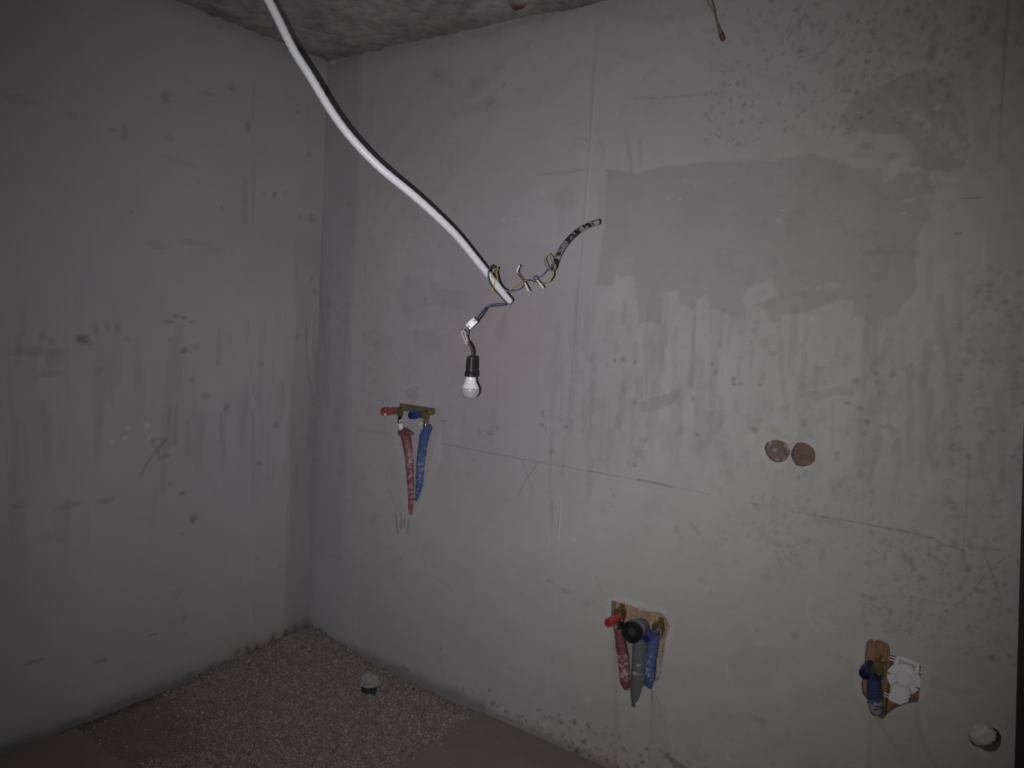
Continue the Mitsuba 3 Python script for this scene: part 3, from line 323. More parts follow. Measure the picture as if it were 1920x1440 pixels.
# ---------------------------------------------------------------- the left wall
l = Plaster(-1.7528, .0112, -.0616, H + .004, .0056)
l.d = .0030 * (l.n(4, 4, 41, 3) - .5) + .0010 * (l.n(14, 8, 42, 3) - .5)
l.k *= 1 + .14 * (l.n(3, 2.2, 43, 4) - .5) + .10 * (l.n(12, 8, 44, 4) - .5) + .04 * (l.n(70, 50, 45, 2) - .5)
zone = smoothstep(.5, .8, l.V) * (1 - smoothstep(1.35, 1.6, l.V)); l.k *= 1 - .09 * zone * smoothstep(.5, .72, l.n(30, 4, 46, 4))
for q, a, b, dk in (([(-1.0201, 1.3676)][0], .030, .014, .45), ([(-0.9901, 1.3531)][0], .012, .006, .3), ([(-0.9762, 1.4047)][0], .012, .022, .20), ([(-0.9345, 1.413)][0], .013, .022, .26), ([(-0.8992, 1.408)][0], .012, .020, .20), ([(-0.8704, 1.3705)][0], .014, .012, .10), ([(-0.7112, 1.4374)][0], .020, .010, .34), ([(-0.682, 1.4602)][0], .014, .007, .36), ([(-0.6496, 1.4532)][0], .014, .006, .28), ([(-0.6185, 1.4378)][0], .016, .006, .38),
                    ([(-0.7037, 1.3716)][0], .014, .008, .2), ([(-0.6472, 1.3312)][0], .016, .012, .34), ([(-0.5965, 1.3455)][0], .018, .018, .16), ([(-0.5028, 1.2794)][0], .010, .012, .2), ([(-0.2921, 1.271)][0], .010, .014, .26), ([(-0.6117, 1.213)][0], .014, .012, .2), ([(-0.6407, 0.7709)][0], .016, .012, .34), ([(-0.5958, 0.6666)][0], .016, .022, .36), ([(-0.6443, 0.6118)][0], .008, .006, .3), ([(-0.6243, 0.2728)][0], .014, .014, .24), ([(-0.2943, 0.8464)][0], .014, .012, .22), ([(-0.4548, 1.096)][0], .018, .012, .2), ([(-0.2096, 1)][0], .014, .018, .22),
                    ([(-0.2914, 0.4223)][0], .014, .006, .22), ([(-0.1641, 0.3625)][0], .016, .006, .24), ([(-0.3689, 0.3617)][0], .010, .006, .2), ([(-0.6962, 0.8175)][0], .014, .010, .22), ([(-0.7109, 0.9272)][0], .020, .010, .20), ([(-0.9329, 0.7935)][0], .04, .012, .26), ([(-1.0591, 0.7926)][0], .05, .014, .18), ([(-1.2156, 0.8206)][0], .03, .012, .2), ([(-1.1757, 1.3267)][0], .10, .02, .14), ([(-1.103, 1.3049)][0], .03, .04, .20), ([(-1.1308, 1.2557)][0], .06, .014, .14), ([(-1.1439, 1.379)][0], .018, .016, .18), ([(-1.1147, 1.3617)][0], .016, .014, .16), ([(-0.9679, 1.2601)][0], .014, .018, .2),
                    ([(-0.7372, 2.2463)][0], .03, .03, .22), ([(-0.5688, 2.3043)][0], .04, .010, .20), ([(-0.4647, 2.3522)][0], .022, .014, .18), ([(-0.8839, 2.0855)][0], .014, .034, .24), ([(-0.9278, 2.0881)][0], .016, .010, .24), ([(-0.7186, 2.1075)][0], .020, .014, .14), ([(-0.3911, 2.2214)][0], .016, .024, .26), ([(-0.5279, 2.5612)][0], .02, .012, .16), ([(-0.1516, 2.3408)][0], .010, .009, .36), ([(-0.0955, 2.3524)][0], .008, .007, .26), ([(-0.0823, 2.1758)][0], .012, .016, .28), ([(-0.2551, 1.9776)][0], .012, .016, .30), ([(-0.3075, 1.9756)][0], .012, .010, .2), ([(-0.1964, 1.9981)][0], .016, .012, .18), ([(-0.4993, 1.8869)][0], .008, .008, .3), ([(-0.0562, 1.906)][0], .02, .024, .24), ([(-0.1199, 1.9019)][0], .014, .012, .18), ([(-0.6011, 1.9695)][0], .014, .010, .16), ([(-0.8546, 1.8216)][0], .012, .010, .18),
                    ([(-1.2131, 2.1166)][0], .05, .016, .14), ([(-1.0476, 2.1034)][0], .04, .012, .14), ([(-0.6226, 1.7391)][0], .07, .014, .16), ([(-0.7488, 1.7154)][0], .05, .016, .12), ([(-0.5207, 1.7194)][0], .05, .012, .10), ([(-1.168, 0.2771)][0], .03, .006, .34), ([(-0.7573, 0.2348)][0], .03, .005, .3), ([(-0.9469, 0.1981)][0], .03, .006, .36), ([(-0.625, 0.1937)][0], .014, .010, .1), ([(-1.1101, 0.6907)][0], .05, .02, .10), ([(-0.662, 0.3688)][0], .03, .03, .10), ([(-0.1136, 1.3851)][0], .014, .018, .24), ([(-0.0508, 1.6411)][0], .012, .010, .24), ([(-0.0279, 1.5931)][0], .010, .018, .22), ([(-0.1277, 1.6678)][0], .010, .018, .18)):
    l.blob(q, a, b, dk)
for pts, half, dk in (([(-0.6757, 1.1192), (-0.6774, 0.975)], .012, .18), ([(-0.7141, 1.1116), (-0.7154, 0.938)], .018, .18), ([(-0.6262, 1.0534), (-0.6282, 0.9277)], .012, .20), ([(-0.7189, 0.8973), (-0.7215, 0.7945)], .014, .16), ([(-0.4806, 1.063), (-0.4802, 0.9539)], .010, .12), ([(-0.067, 1.4613), (-0.065, 1.3428), (-0.0481, 1.223), (-0.0116, 1.0758)], .008, .20), ([(-0.0243, 1.5102), (-0.0057, 1.2217)], .012, .12), ([(-0.1855, 1.1806), (-0.1851, 1.0167)], .008, .16), ([(-0.9597, 1.1378), (-0.9537, 1.0616)], .012, .14), ([(-1.2066, 1.4976), (-1.21, 1.2926)], .014, .10), ([(-1.1356, 1.1493), (-1.1191, 1.0764)], .02, .14), ([(-1.0772, 1.0726), (-1.0803, 0.963)], .02, .12), ([(-1.2151, 1.0849), (-1.2076, 0.9081)], .03, .10), ([(-0.8124, 1.2461), (-0.8163, 1.089)], .02, .12), ([(-0.3679, 1.4529), (-0.3703, 1.3652)], .008, .10)):
    l.streak(pts, half, dk)
l.stroke([(-0.3696, 2.409), (-0.365, 2.1814)], .006, .10, .4); l.stroke([(-0.3599, 2.0984), (-0.3545, 1.844)], .0045, .25, .4); l.stroke([(-0.334, 1.1868), (-0.3263, 0.9375), (-0.321, 0.6838)], .004, .24, .4); l.stroke([(-0.3166, 0.5433), (-0.3159, 0.2601), (-0.3104, -0.0053)], .004, -.06, .4); l.stroke([(-0.3228, 0.2265), (-0.3152, 0.1526)], .008, -.18, .5); l.stroke([(-0.3323, 1.1306), (-0.3309, 1.0854)], .006, -.22); l.stroke([(-0.3967, 1.9968), (-0.3972, 1.849)], .012, .16, .5)
for pts, dk in (([(-0.7685, 0.9968), (-0.7514, 0.9586), (-0.7361, 0.9119)], .32), ([(-0.7162, 0.9873), (-0.7451, 0.9578), (-0.7777, 0.9212), (-0.8074, 0.8667)], .36), ([(-0.7706, 0.997), (-0.7248, 0.9944)], .26)): l.stroke(pts, .0055, dk, .2)
l.blob([(-0.5535, 1.1516)][0], .03, .016, .16, (1.10, .97, .95)); l.blob([(-0.2861, 0.8431)][0], .014, .012, .12, (1.1, .96, .95)); l.blob([(-0.4705, 1.1384)][0], .05, .03, .0, (1.08, .97, .96)); l.blob([(-0.3224, 1.2313)][0], .06, .04, .0, (1.05, .98, .97))
for q in ([(-0.7727, 1.0013)][0], [(-0.7897, 1.053)][0], [(-0.9179, 1.0026)][0], [(-0.8703, 1.0113)][0], [(-0.8591, 1.0454)][0]): l.blob(q, .010, .008, -.25)
l.stroke([(-0.774, 2.0447), (-0.6924, 2.0327), (-0.6176, 2.0219)], .008, .10, .3)
# the darker patched band along the corner
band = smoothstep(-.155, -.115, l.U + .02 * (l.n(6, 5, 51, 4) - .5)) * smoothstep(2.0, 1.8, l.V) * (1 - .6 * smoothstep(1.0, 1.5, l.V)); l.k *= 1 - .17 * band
l.stroke([(0.0134, 0.926), (0.027, 0.4714), (0.041, 0.0027)], .006, .28, .4)
l.streak([(-0.0059, 1.3669), (-0.0095, 1.0266), (-0.0059, 0.7294), (-0.0014, 0.4774)], .022, .14, .3)
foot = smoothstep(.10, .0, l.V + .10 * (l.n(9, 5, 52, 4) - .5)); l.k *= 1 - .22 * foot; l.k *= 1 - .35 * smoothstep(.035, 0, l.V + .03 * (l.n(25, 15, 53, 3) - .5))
l.c *= 1 + (foot * smoothstep(-.9, -.2, l.U))[..., None] * (np.array([1.0, 1.0, .93]) - 1)
for q in [(-0.0069, 0.018), (-0.0285, 0.0146), (-0.0529, 0.0123), (-0.0832, 0.0119), (0.0149, 0.0215), (-0.113, 0.009), (-0.1422, 0.0036)]: l.stroke([q, (q[0] - .012, q[1] - .06)], .010, .5, .5)
g = np.random.default_rng(78)
for _ in range(60):
    u, z = -abs(g.normal(0, .28)), g.uniform(-.02, .04); l.stroke([(u, z), (u + g.normal(0, .006), z + g.uniform(.01, .05) * math.exp(u / .25))], g.uniform(.006, .012), g.uniform(.2, .45), .5)
l.poly([(-0.4173, 0.0675), (-0.2857, 0.071), (-0.1728, 0.0462), (-0.1127, 0.0013), (-0.2836, 0.0047), (-0.416, 0.0177)], .04, .035, .02, tint=(1.04, .99, .96))
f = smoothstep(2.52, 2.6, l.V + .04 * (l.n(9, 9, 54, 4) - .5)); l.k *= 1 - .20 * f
l.tint((-1.3, 1.3), .5, 1.5, (.985, 1.0, 1.0)); l.tint((-.4, .9), .4, .5, (1.01, .985, 1.02))  # faint colour shading of flash and lens, painted into this wall too
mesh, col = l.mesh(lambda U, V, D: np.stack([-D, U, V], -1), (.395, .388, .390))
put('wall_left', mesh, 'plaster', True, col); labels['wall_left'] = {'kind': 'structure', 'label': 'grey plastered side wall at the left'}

# the rest of the shell, out of the photograph
def slab(name, a, b, m, label):
    mm = trimesh.creation.box(bounds=[a, b]); put(name, mm, m, False); labels[name] = {'kind': 'structure', 'label': label}
slab('wall_left_end', (-.12, -3.4, -.06), (0, -1.75, H), 'bare_plaster', 'plain end of the left plastered wall')
slab('wall_right_end', (X1, 0, -.06), (3.6, .12, H), 'bare_plaster', 'plain end of the pipe wall')
slab('wall_back', (-.12, -3.52, -.06), (3.6, -3.4, H), 'bare_plaster', 'plastered wall behind the viewer')
slab('wall_side', (3.6, -3.52, -.06), (3.72, .12, H), 'bare_plaster', 'plastered wall at the far right')
slab('floor', (-.12, -3.52, -.16), (3.72, .12, -.06), 'slab', 'bare floor slab under the boards and granules')

# ---------------------------------------------------------------- ceiling: rough cast concrete
def ceiling():
    h = .008; xs = np.r_[np.arange(0, 1.9, h), np.linspace(1.9, 3.6, 18)]; ys = np.r_[np.linspace(-3.4, -1.3, 20), np.arange(-1.29, .001, h), .004]
    X, Y = np.meshgrid(xs, ys, indexing='ij'); q = np.stack([X, Y, 0 * X], -1)
    n1, n2, n3 = noise3(q, 7, 61, 4), noise3(q, 30, 62, 4), noise3(q, 90, 63, 2)
    Z = H + -.004 + .012 * (n1 - .6) + .009 * (n2 - .5) + .004 * (n3 - .5)
    k = .9 + .7 * (n2 - .5) + .5 * (n1 - .5) + .3 * (n3 - .5)
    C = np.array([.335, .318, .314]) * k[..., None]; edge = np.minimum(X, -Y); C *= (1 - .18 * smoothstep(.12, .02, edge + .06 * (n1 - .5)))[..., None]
    a = [(1.1051, -0.1168, 2.6071)][0]; r = np.hypot((X - a[0]) / .05, (Y - a[1]) / .04) + 1.2 * (n2 - .5); f = 1 - smoothstep(.5, 1.1, r)
    C += f[..., None] * (np.array([.13, .08, .065]) - C); Z -= .02 * f
    P = np.stack([X, Y, Z], -1).reshape(-1, 3); nx, ny = X.shape; i, j = np.meshgrid(np.arange(nx - 1), np.arange(ny - 1), indexing='ij'); a = (i * ny + j).ravel()
    return trimesh.Trimesh(P, np.vstack([np.c_[a, a + ny + 1, a + ny], np.c_[a, a + 1, a + ny + 1]]), process=False), np.clip(C, .02, .7).reshape(-1, 3)
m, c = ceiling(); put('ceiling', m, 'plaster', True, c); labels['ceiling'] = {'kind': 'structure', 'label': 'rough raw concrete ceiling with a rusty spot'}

# ---------------------------------------------------------------- floor: dry levelling granules and the first boards
def fill_height(x, y):
    p = np.stack([x, y, 0 * x], -1); n = noise3(p, 9, 71, 3) - .5; n2 = noise3(p, 45, 72, 3) - .5
    mound = .040 * np.exp(-(x / .30) ** 2 - (y / .38) ** 2); low = smoothstep(.25, .6, x) * smoothstep(-.10, -.02, y)
    flat = smooth_zone(x, y)
    return -.010 + mound + (1 - .75 * flat) * (.016 * n + .018 * n2) - .012 * low - .004 * flat
def smooth_zone(x, y): return smoothstep(-.62, -.85, y + .25 * (x - .25)) * smoothstep(.55, .35, x - .3 * (y + .95))
def fill():
    h = .0045; xs, ys = np.arange(0.002, 1.06, h), np.arange(-1.10, -.002, h); X, Y = np.meshgrid(xs, ys, indexing='ij'); Z = fill_height(X, Y); fl = smooth_zone(X, Y)
    q = np.stack([X, Y, 0 * X], -1); Z = Z + (1 - .8 * fl) * .010 * (noise3(q, 120, 73, 2) - .5)
    C = np.array([.245, .20, .188]) * (.75 + .5 * noise3(q, 60, 74, 3))[..., None]; C = C + fl[..., None] * (np.array([.19, .158, .138]) * (.85 + .3 * noise3(q, 25, 75, 3))[..., None] - C)
    near_wall = smoothstep(.05, .0, np.minimum(X, -Y) + .02 * (noise3(q, 20, 76, 3) - .5)); C *= (1 - .35 * near_wall)[..., None]  # granule colour gets darker towards both walls
    P = np.stack([X, Y, Z], -1).reshape(-1, 3); nx, ny = X.shape; i, j = np.meshgrid(np.arange(nx - 1), np.arange(ny - 1), indexing='ij'); a = (i * ny + j).ravel()
    F = np.vstack([np.c_[a, a + ny, a + ny + 1], np.c_[a, a + ny + 1, a + 1]])
    ring = np.r_[np.arange(nx) * ny, (nx - 1) * ny + np.arange(1, ny), np.arange(nx - 2, -1, -1) * ny + ny - 1, np.arange(ny - 2, 0, -1)]; B = P[ring].copy(); B[:, 2] = -.059; o = len(P); k = np.arange(len(ring)); k2 = (k + 1) % len(ring)
    F = np.vstack([F, np.c_[ring[k], o + k, o + k2], np.c_[ring[k], o + k2, ring[k2]]]); C = C.reshape(-1, 3)
    return trimesh.Trimesh(np.vstack([P, B]), F, process=False), np.vstack([C, C[ring]])
def grains(n):
    ico = trimesh.creation.icosahedron(); g = np.random.default_rng(5); V, C, F = [], [], []
    x, y = g.uniform(.004, 1.10, 3 * n), g.uniform(-1.09, -.006, 3 * n)
    keep = (g.random(3 * n) > .93 * smooth_zone(x, y)) & ~((x > 1.03) & (g.random(3 * n) > .10 * np.exp(-(x - 1.03) / .02))) & (x - 1.167 * (y + .652) < .97)
    x, y = x[keep][:n], y[keep][:n]; m = len(x); s = .0016 * (1 + g.gamma(1.3, .62, m)); s = np.minimum(s, .0075)
    z = np.where(x > 1.032, .0005, fill_height(x, y)) + s * .45
    D = ico.vertices[None] * (1 + .35 * (g.random((m, 12, 1)) - .5)) * g.uniform(.7, 1.2, (m, 1, 3)) * s[:, None, None]
    a = g.uniform(0, 6.28, m); R = np.stack([np.stack([np.cos(a), -np.sin(a), 0 * a], -1), np.stack([np.sin(a), np.cos(a), 0 * a], -1), np.stack([0 * a, 0 * a, 1 + 0 * a], -1)], 1)
    V = np.einsum('nij,nkj->nki', R, D) + np.stack([x, y, z], -1)[:, None]
    tone = np.array([.285, .232, .220]) * g.uniform(.55, 1.25, (m, 1)); grey = g.random(m) < .06; tone[grey] = np.array([.36, .345, .34]) * g.uniform(.8, 1.15, (grey.sum(), 1))
    F = (ico.faces[None] + 12 * np.arange(m)[:, None, None]).reshape(-1, 3)
    return trimesh.Trimesh(V.reshape(-1, 3), F, process=False), np.repeat(tone, 12, 0)
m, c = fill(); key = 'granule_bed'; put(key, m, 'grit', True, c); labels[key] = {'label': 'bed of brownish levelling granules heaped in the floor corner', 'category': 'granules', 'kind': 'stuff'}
m, c = grains(37000); put('grains', m, 'grit', True, c, key); labels[key + '__grains'] = {'label': 'loose coarse grains on top', 'kind': 'stuff'}
def board(x0, x1, y0, y1, seed):
    h = .02; n = [max(2, int((b - a) / h)) for a, b in ((x0, x1), (y0, y1))]; xs, ys = np.linspace(x0, x1, n[0]), np.linspace(y0, y1, n[1]); b = .003
    m = rbox((x1 - x0, y1 - y0, .024), b, ((x0 + x1) / 2, (y0 + y1) / 2, -.012 - .0005)); return m
def board_tex(p, nrm, uv):
    a = mikit.fbm(p.x * 9, p.y * 9, 0.0, 4); b = mikit.fbm(p.x * 90, p.y * 30, 3.0, 3)
    return mikit.mix((.185, .152, .118), (.255, .215, .172), a * .7 + b * .35)
scene['screed_board'] = {'type': 'twosided', 'bsdf': {'type': 'principled', 'base_color': mikit.proc(board_tex), 'roughness': .8, 'specular': .2}}
k = thing('floor_board', 'brown screed board laid along the pipe wall to the right of the granules', 'floor board', 'screed boards on the floor'); put(k, board(1.032, 2.25, -1.62, -.014, 1), 'screed_board')
k = thing('floor_board', 'brown screed board at the bottom left under the left wall', 'floor board', 'screed boards on the floor'); put(k, board(.028, 1.020, -1.75, -1.046, 2), 'screed_board')

# capped stub of the floor drain in the granules by the wall
def stub():
    k = thing('drain_stub', 'short floor drain stub wrapped in dusty grey film, standing in the granules', 'drain stub')
    a = [(0.5938, -0.179)][0]; o = (a[0], a[1], -.040)
    put('pipe', aim(lathe([(.0, .0), (.031, .0), (.031, .058), (.028, .061), (.0, .061)], 28), o, (0, 0, 1)), 'dark_grey_plastic', 35, None, k, 'dark plastic pipe end')
    m = trimesh.creation.icosphere(4, .035); v = m.vertices; nz = noise3(v, 55, 81, 3) - .5; v = v * (1 + .75 * nz)[:, None] * [1.05, 1.05, 1.25]; v[:, 2] = np.maximum(v[:, 2], -.010 + .006 * noise3(v, 80, 82, 2)); m.vertices = v + np.array([o[0], o[1], o[2] + .068])
    put('wrap', m, 'dusty_film', True, None, k, 'crumpled dusty film over the top')
mat('dark_grey_plastic', (.035, .035, .042), .5); mat('dusty_film', (.30, .295, .285), .6, .3); stub()

# ---------------------------------------------------------------- materials of the fittings
mat('white_plastic', (.74, .75, .78), .38, .45); mat('lamp_white', (.80, .80, .82), .30, .5); mat('lamp_frosted', (.40, .395, .41), .16, .6); mat('black_plastic', (.020, .018, .019), .45, .4); mat('black_rubber', (.012, .011, .012), .5, .35)
mat('brass', (.30, .245, .12), .36, .5, .85); mat('dull_steel', (.30, .29, .24), .5, .5, .6); mat('chrome', (.75, .75, .76), .10, .5, 1.0); mat('pipe_white', (.66, .66, .67), .4, .45); mat('red_plastic', (.37, .050, .050), .38, .45); mat('red_dusty', (.30, .070, .072), .5, .4); mat('blue_plastic', (.028, .036, .165), .35, .45); mat('navy_plastic', (.018, .020, .060), .4, .45); mat('rail_steel', (.17, .165, .115), .5, .5, .4)
mat('grey_pipe', (.125, .13, .135), .45, .4); mat('yellow_wire', (.44, .37, .10), .45); mat('blue_wire', (.12, .15, .27), .45); mat('brown_wire', (.05, .035, .03), .45); mat('tape_white', (.66, .65, .60), .55, .3); mat('tip_red', (.125, .052, .045), .6, .3); mat('terminal_white', (.80, .82, .84), .3, .5); mat('siphon_white', (.60, .60, .595), .4, .45); mat('siphon_shaded', (.33, .33, .33), .45, .45); mat('steel_strap', (.70, .68, .64), .4, .4, .3)  # the greyer siphon tone is the white plastic with shade painted in

# ---------------------------------------------------------------- the white conduit hanging from the ceiling
CONDUIT = [(1.1066, -1.12, 2.2414), (1.1248, -1.1004, 2.193), (1.1448, -1.0802, 2.139), (1.1586, -1.0618, 2.1082), (1.1753, -1.0472, 2.0792), (1.1984, -1.0134, 2.0181), (1.2251, -0.9767, 1.961), (1.2655, -0.9303, 1.9034), (1.2952, -0.8834, 1.8635), (1.3182, -0.8279, 1.832), (1.3382, -0.7343, 1.7768), (1.3378, -0.6646, 1.7445), (1.3419, -0.6052, 1.7027), (1.3489, -0.5439, 1.6589), (1.355, -0.4834, 1.6142), (1.361, -0.4284, 1.5749)]
P0 = np.array(CONDUIT[0]); tg = P0 - np.array(CONDUIT[5]); tg /= np.linalg.norm(tg)
rise = H + .01 - P0[2]; top = [tuple(P0 + tg * .42 * rise / max(tg[2], .3) * np.array([.8, .8, 1]) + np.array([0, 0, .58 * rise])), tuple(P0 + tg * .30 * rise / max(tg[2], .3) + np.array([0, 0, .18 * rise])), tuple(P0 + tg * .22 * rise / max(tg[2], .3))]
top[0] = (top[0][0], top[0][1], H + .01)
k = thing('conduit', 'long white cable conduit hanging in a curve from the ceiling', 'conduit')
from scipy.ndimage import gaussian_filter1d
path = gaussian_filter1d(spline(top + CONDUIT, 240), 7, axis=0, mode='nearest'); path[-14:] = spline(top + CONDUIT, 240)[-14:]; path = gaussian_filter1d(path, 2, axis=0, mode='nearest')
m = tube(path, .0102 + .0002 * np.where(np.arange(240) % 4 < 2, 1, -1), 20, smooth_path=False, cap=False)
put('sleeve', m, 'white_plastic', True, None, k); d = path[-1] - path[-6]; d /= np.linalg.norm(d)
m = lathe([(.0104, -.004), (.0104, .0), (.0086, .0), (.0086, -.03), (.0, -.03)], 24); put('open_end', aim(m, path[-1], d), 'pipe_white', 35, None, k, 'cut open end')
b = tube([path[-48] + (CAM - path[-48]) / np.linalg.norm(CAM - path[-48]) * .0094 + np.array([0, 0, .003]), path[-46] + (CAM - path[-46]) / np.linalg.norm(CAM - path[-46]) * .0094 + np.array([0, 0, .001])], .0026, 8, 5, round_end=True); put('dent', b, 'dull_steel', True, None, k, 'small scuffed spot')

# ---------------------------------------------------------------- the black corrugated conduit and the loose wires
k = thing('conduit', 'short black corrugated conduit coming out of the wall, smeared with plaster', 'conduit')
BLACK = [[(1.4056, 1.8721)][0][:1] + (.012,) + [(1.4056, 1.8721)][0][1:]] + [(1.4045, -0.0156, 1.8647), (1.3977, -0.0526, 1.8512), (1.3888, -0.1046, 1.8256), (1.3857, -0.1533, 1.794), (1.3878, -0.1987, 1.7584), (1.3934, -0.2357, 1.7228), (1.4045, -0.2684, 1.6902)]
N = 260; t = np.linspace(0, 1, N); prof = (.0088 + .0011 * np.cos(t * 2 * np.pi * 52)); P = spline(BLACK, N); m = tube(P, prof, 20, smooth_path=False, cap=False)
v = m.vertices; n = noise3(v, 80, 91, 3); tt = np.repeat(t, 20); ang = np.tile(np.arange(20), N)
white = smoothstep(.40, .52, n) * ((tt > .12) & (tt < .42)) + smoothstep(.56, .64, n) * ((tt > .42) & (tt < .6)) + smoothstep(.38, .50, n) * ((tt > .64) & (tt < .88)); white = np.clip(white, 0, 1) * (np.repeat(np.cos(t * 2 * np.pi * 52), 20) < .55)
put('sleeve', m, 'painted', True, np.array([.016, .015, .017]) + white[:, None] * (np.array([.42, .41, .41]) - .016), k)

R = .0016
def wire(name, label, routes, m, r=R):
    k = thing(name, label, 'wire', 'loose wires at the end of the white conduit')
    for pts in routes: put('strand', tube(pts, r, 8, 7 * len(pts), round_end=True), m, True, None, k)
    return k
D0, D1 = 2.315, 2.215
kY = wire('wire', 'yellow and green wire looped at the black conduit and wound round the white one', [
    [(1.4114, -0.2683, 1.7018), (1.4172, -0.2785, 1.6846), (1.42, -0.2909, 1.6983), (1.4149, -0.2946, 1.7191), (1.406, -0.2971, 1.7302), (1.398, -0.2995, 1.7267), (1.3923, -0.2986, 1.7153), (1.3955, -0.2922, 1.6979), (1.4023, -0.2829, 1.684), (1.4162, -0.2858, 1.6807), (1.4216, -0.2958, 1.6669), (1.4174, -0.3001, 1.6551), (1.4119, -0.3053, 1.6432), (1.3976, -0.322, 1.6385), (1.384, -0.3374, 1.6404), (1.3759, -0.349, 1.6426), (1.3651, -0.3625, 1.6447), (1.3609, -0.3785, 1.637), (1.3556, -0.4087, 1.6205), (1.3495, -0.4266, 1.608), (1.3416, -0.4437, 1.6147), (1.3428, -0.4713, 1.6334), (1.3515, -0.4932, 1.6568), (1.3617, -0.503, 1.6701), (1.3648, -0.5197, 1.6656), (1.3634, -0.5345, 1.6523)],
    [(1.3629, -0.5357, 1.6446), (1.3678, -0.5266, 1.6408), (1.3684, -0.5212, 1.6305), (1.3601, -0.5165, 1.6153), (1.3571, -0.5138, 1.6031), (1.3559, -0.5035, 1.5929)], [(1.3527, -0.5371, 1.6413), (1.3462, -0.5192, 1.6225), (1.3461, -0.4968, 1.6054), (1.3526, -0.4696, 1.5884)], [(1.3558, -0.4635, 1.5904), (1.3595, -0.4569, 1.5814), (1.3622, -0.4463, 1.5726)]], 'yellow_wire')
kB = wire('wire', 'blue wire running from the black conduit round the white one to the terminal block', [
    [(1.4077, -0.2651, 1.6987), (1.4106, -0.2834, 1.6824), (1.4051, -0.2994, 1.6827), (1.3964, -0.3027, 1.697), (1.3891, -0.299, 1.7103), (1.3894, -0.2921, 1.7257), (1.3936, -0.2838, 1.7298), (1.4017, -0.2796, 1.7171), (1.4091, -0.2827, 1.6972), (1.4077, -0.2975, 1.6845), (1.4041, -0.3039, 1.6823), (1.3971, -0.3155, 1.6666), (1.3894, -0.3322, 1.6538), (1.3811, -0.3425, 1.6464), (1.3728, -0.3534, 1.6439), (1.3653, -0.3652, 1.6413), (1.3649, -0.3772, 1.6243), (1.36, -0.4003, 1.6131), (1.3521, -0.4248, 1.6082), (1.3414, -0.4436, 1.6163), (1.3395, -0.4671, 1.6368), (1.3428, -0.4869, 1.6587), (1.3438, -0.5028, 1.6745), (1.3508, -0.5224, 1.6744), (1.3594, -0.5426, 1.6592), (1.36, -0.5443, 1.6409), (1.3567, -0.5279, 1.6222), (1.3577, -0.5071, 1.6051), (1.3614, -0.4817, 1.5896), (1.3668, -0.4611, 1.5752), (1.3721, -0.446, 1.5682), (1.3645, -0.4515, 1.5661), (1.3532, -0.463, 1.5667), (1.3366, -0.4749, 1.5647), (1.3165, -0.4846, 1.5595), (1.305, -0.4893, 1.5462), (1.2931, -0.4932, 1.5313), (1.2837, -0.4954, 1.5165)]], 'blue_wire')
kN = wire('wire', 'dark brown wire running beside the blue one down to the terminal block', [
    [(1.405, -0.2609, 1.6991), (1.4124, -0.2764, 1.6781), (1.4151, -0.2822, 1.6646), (1.4089, -0.2949, 1.6455), (1.3962, -0.3108, 1.6375), (1.3813, -0.3272, 1.6394), (1.3687, -0.3475, 1.6458), (1.3627, -0.3585, 1.64), (1.3585, -0.3761, 1.6194), (1.3499, -0.4078, 1.6092), (1.3371, -0.4347, 1.6136), (1.3367, -0.4575, 1.6311), (1.3444, -0.4805, 1.6515), (1.3479, -0.5002, 1.6716), (1.3554, -0.5257, 1.6711), (1.361, -0.5419, 1.6562), (1.3615, -0.541, 1.6396), (1.36, -0.5245, 1.6209), (1.3604, -0.5028, 1.6039), (1.3629, -0.4783, 1.5883), (1.3693, -0.4587, 1.5707), (1.3599, -0.4611, 1.5639), (1.3382, -0.4767, 1.5608), (1.3189, -0.4847, 1.5549), (1.3073, -0.4888, 1.5369), (1.2989, -0.4898, 1.5253), (1.2892, -0.4919, 1.5137)]], 'brown_wire')
k = thing('wire_stub', 'crooked brown wire stub with white taped ends sticking up left of the others', 'wire', 'white tipped wire stubs')
labels[k].pop('group'); put('strand', tube([(1.3567, -0.3927, 1.668), (1.3591, -0.3896, 1.6587), (1.3629, -0.3829, 1.6512), (1.3685, -0.3728, 1.6408), (1.3715, -0.3672, 1.6284)], R, 8, 30), 'brown_wire', True, None, k)
put('taped_tip', tube([(1.3555, -0.3937, 1.6663), (1.3569, -0.394, 1.6775), (1.361, -0.3924, 1.6872)], [.0026, .003, .0034], 12, 12, round_end=True), 'tape_white', True, None, k, 'white taped upper end')
put('taped_tip', tube([(1.3713, -0.3736, 1.6376), (1.3769, -0.3688, 1.6236), (1.3809, -0.3648, 1.6126)], [.0026, .0038, .0042], 12, 12, round_end=True), 'tape_white', True, None, k, 'white taped lower end')
k = thing('wire_stub', 'wire stub curled in a small ring with one long white taped end', 'wire')
a = np.linspace(0, 6.2, 14); c = np.array([(1.385, -0.3403, 1.6524)][0]); put('strand', tube([c + .0062 * (math.cos(t) * RIGHT + math.sin(t) * UP) - FWD * .004 * t / 6 for t in a], R, 8, 50, round_end=True), 'blue_wire', True, None, k)
put('taped_tip', tube([(1.3941, -0.3417, 1.6484), (1.4034, -0.3366, 1.636), (1.4114, -0.3298, 1.6253)], [.0028, .0034, .0036], 12, 14, round_end=True), 'tape_white', True, None, k, 'white taped end')

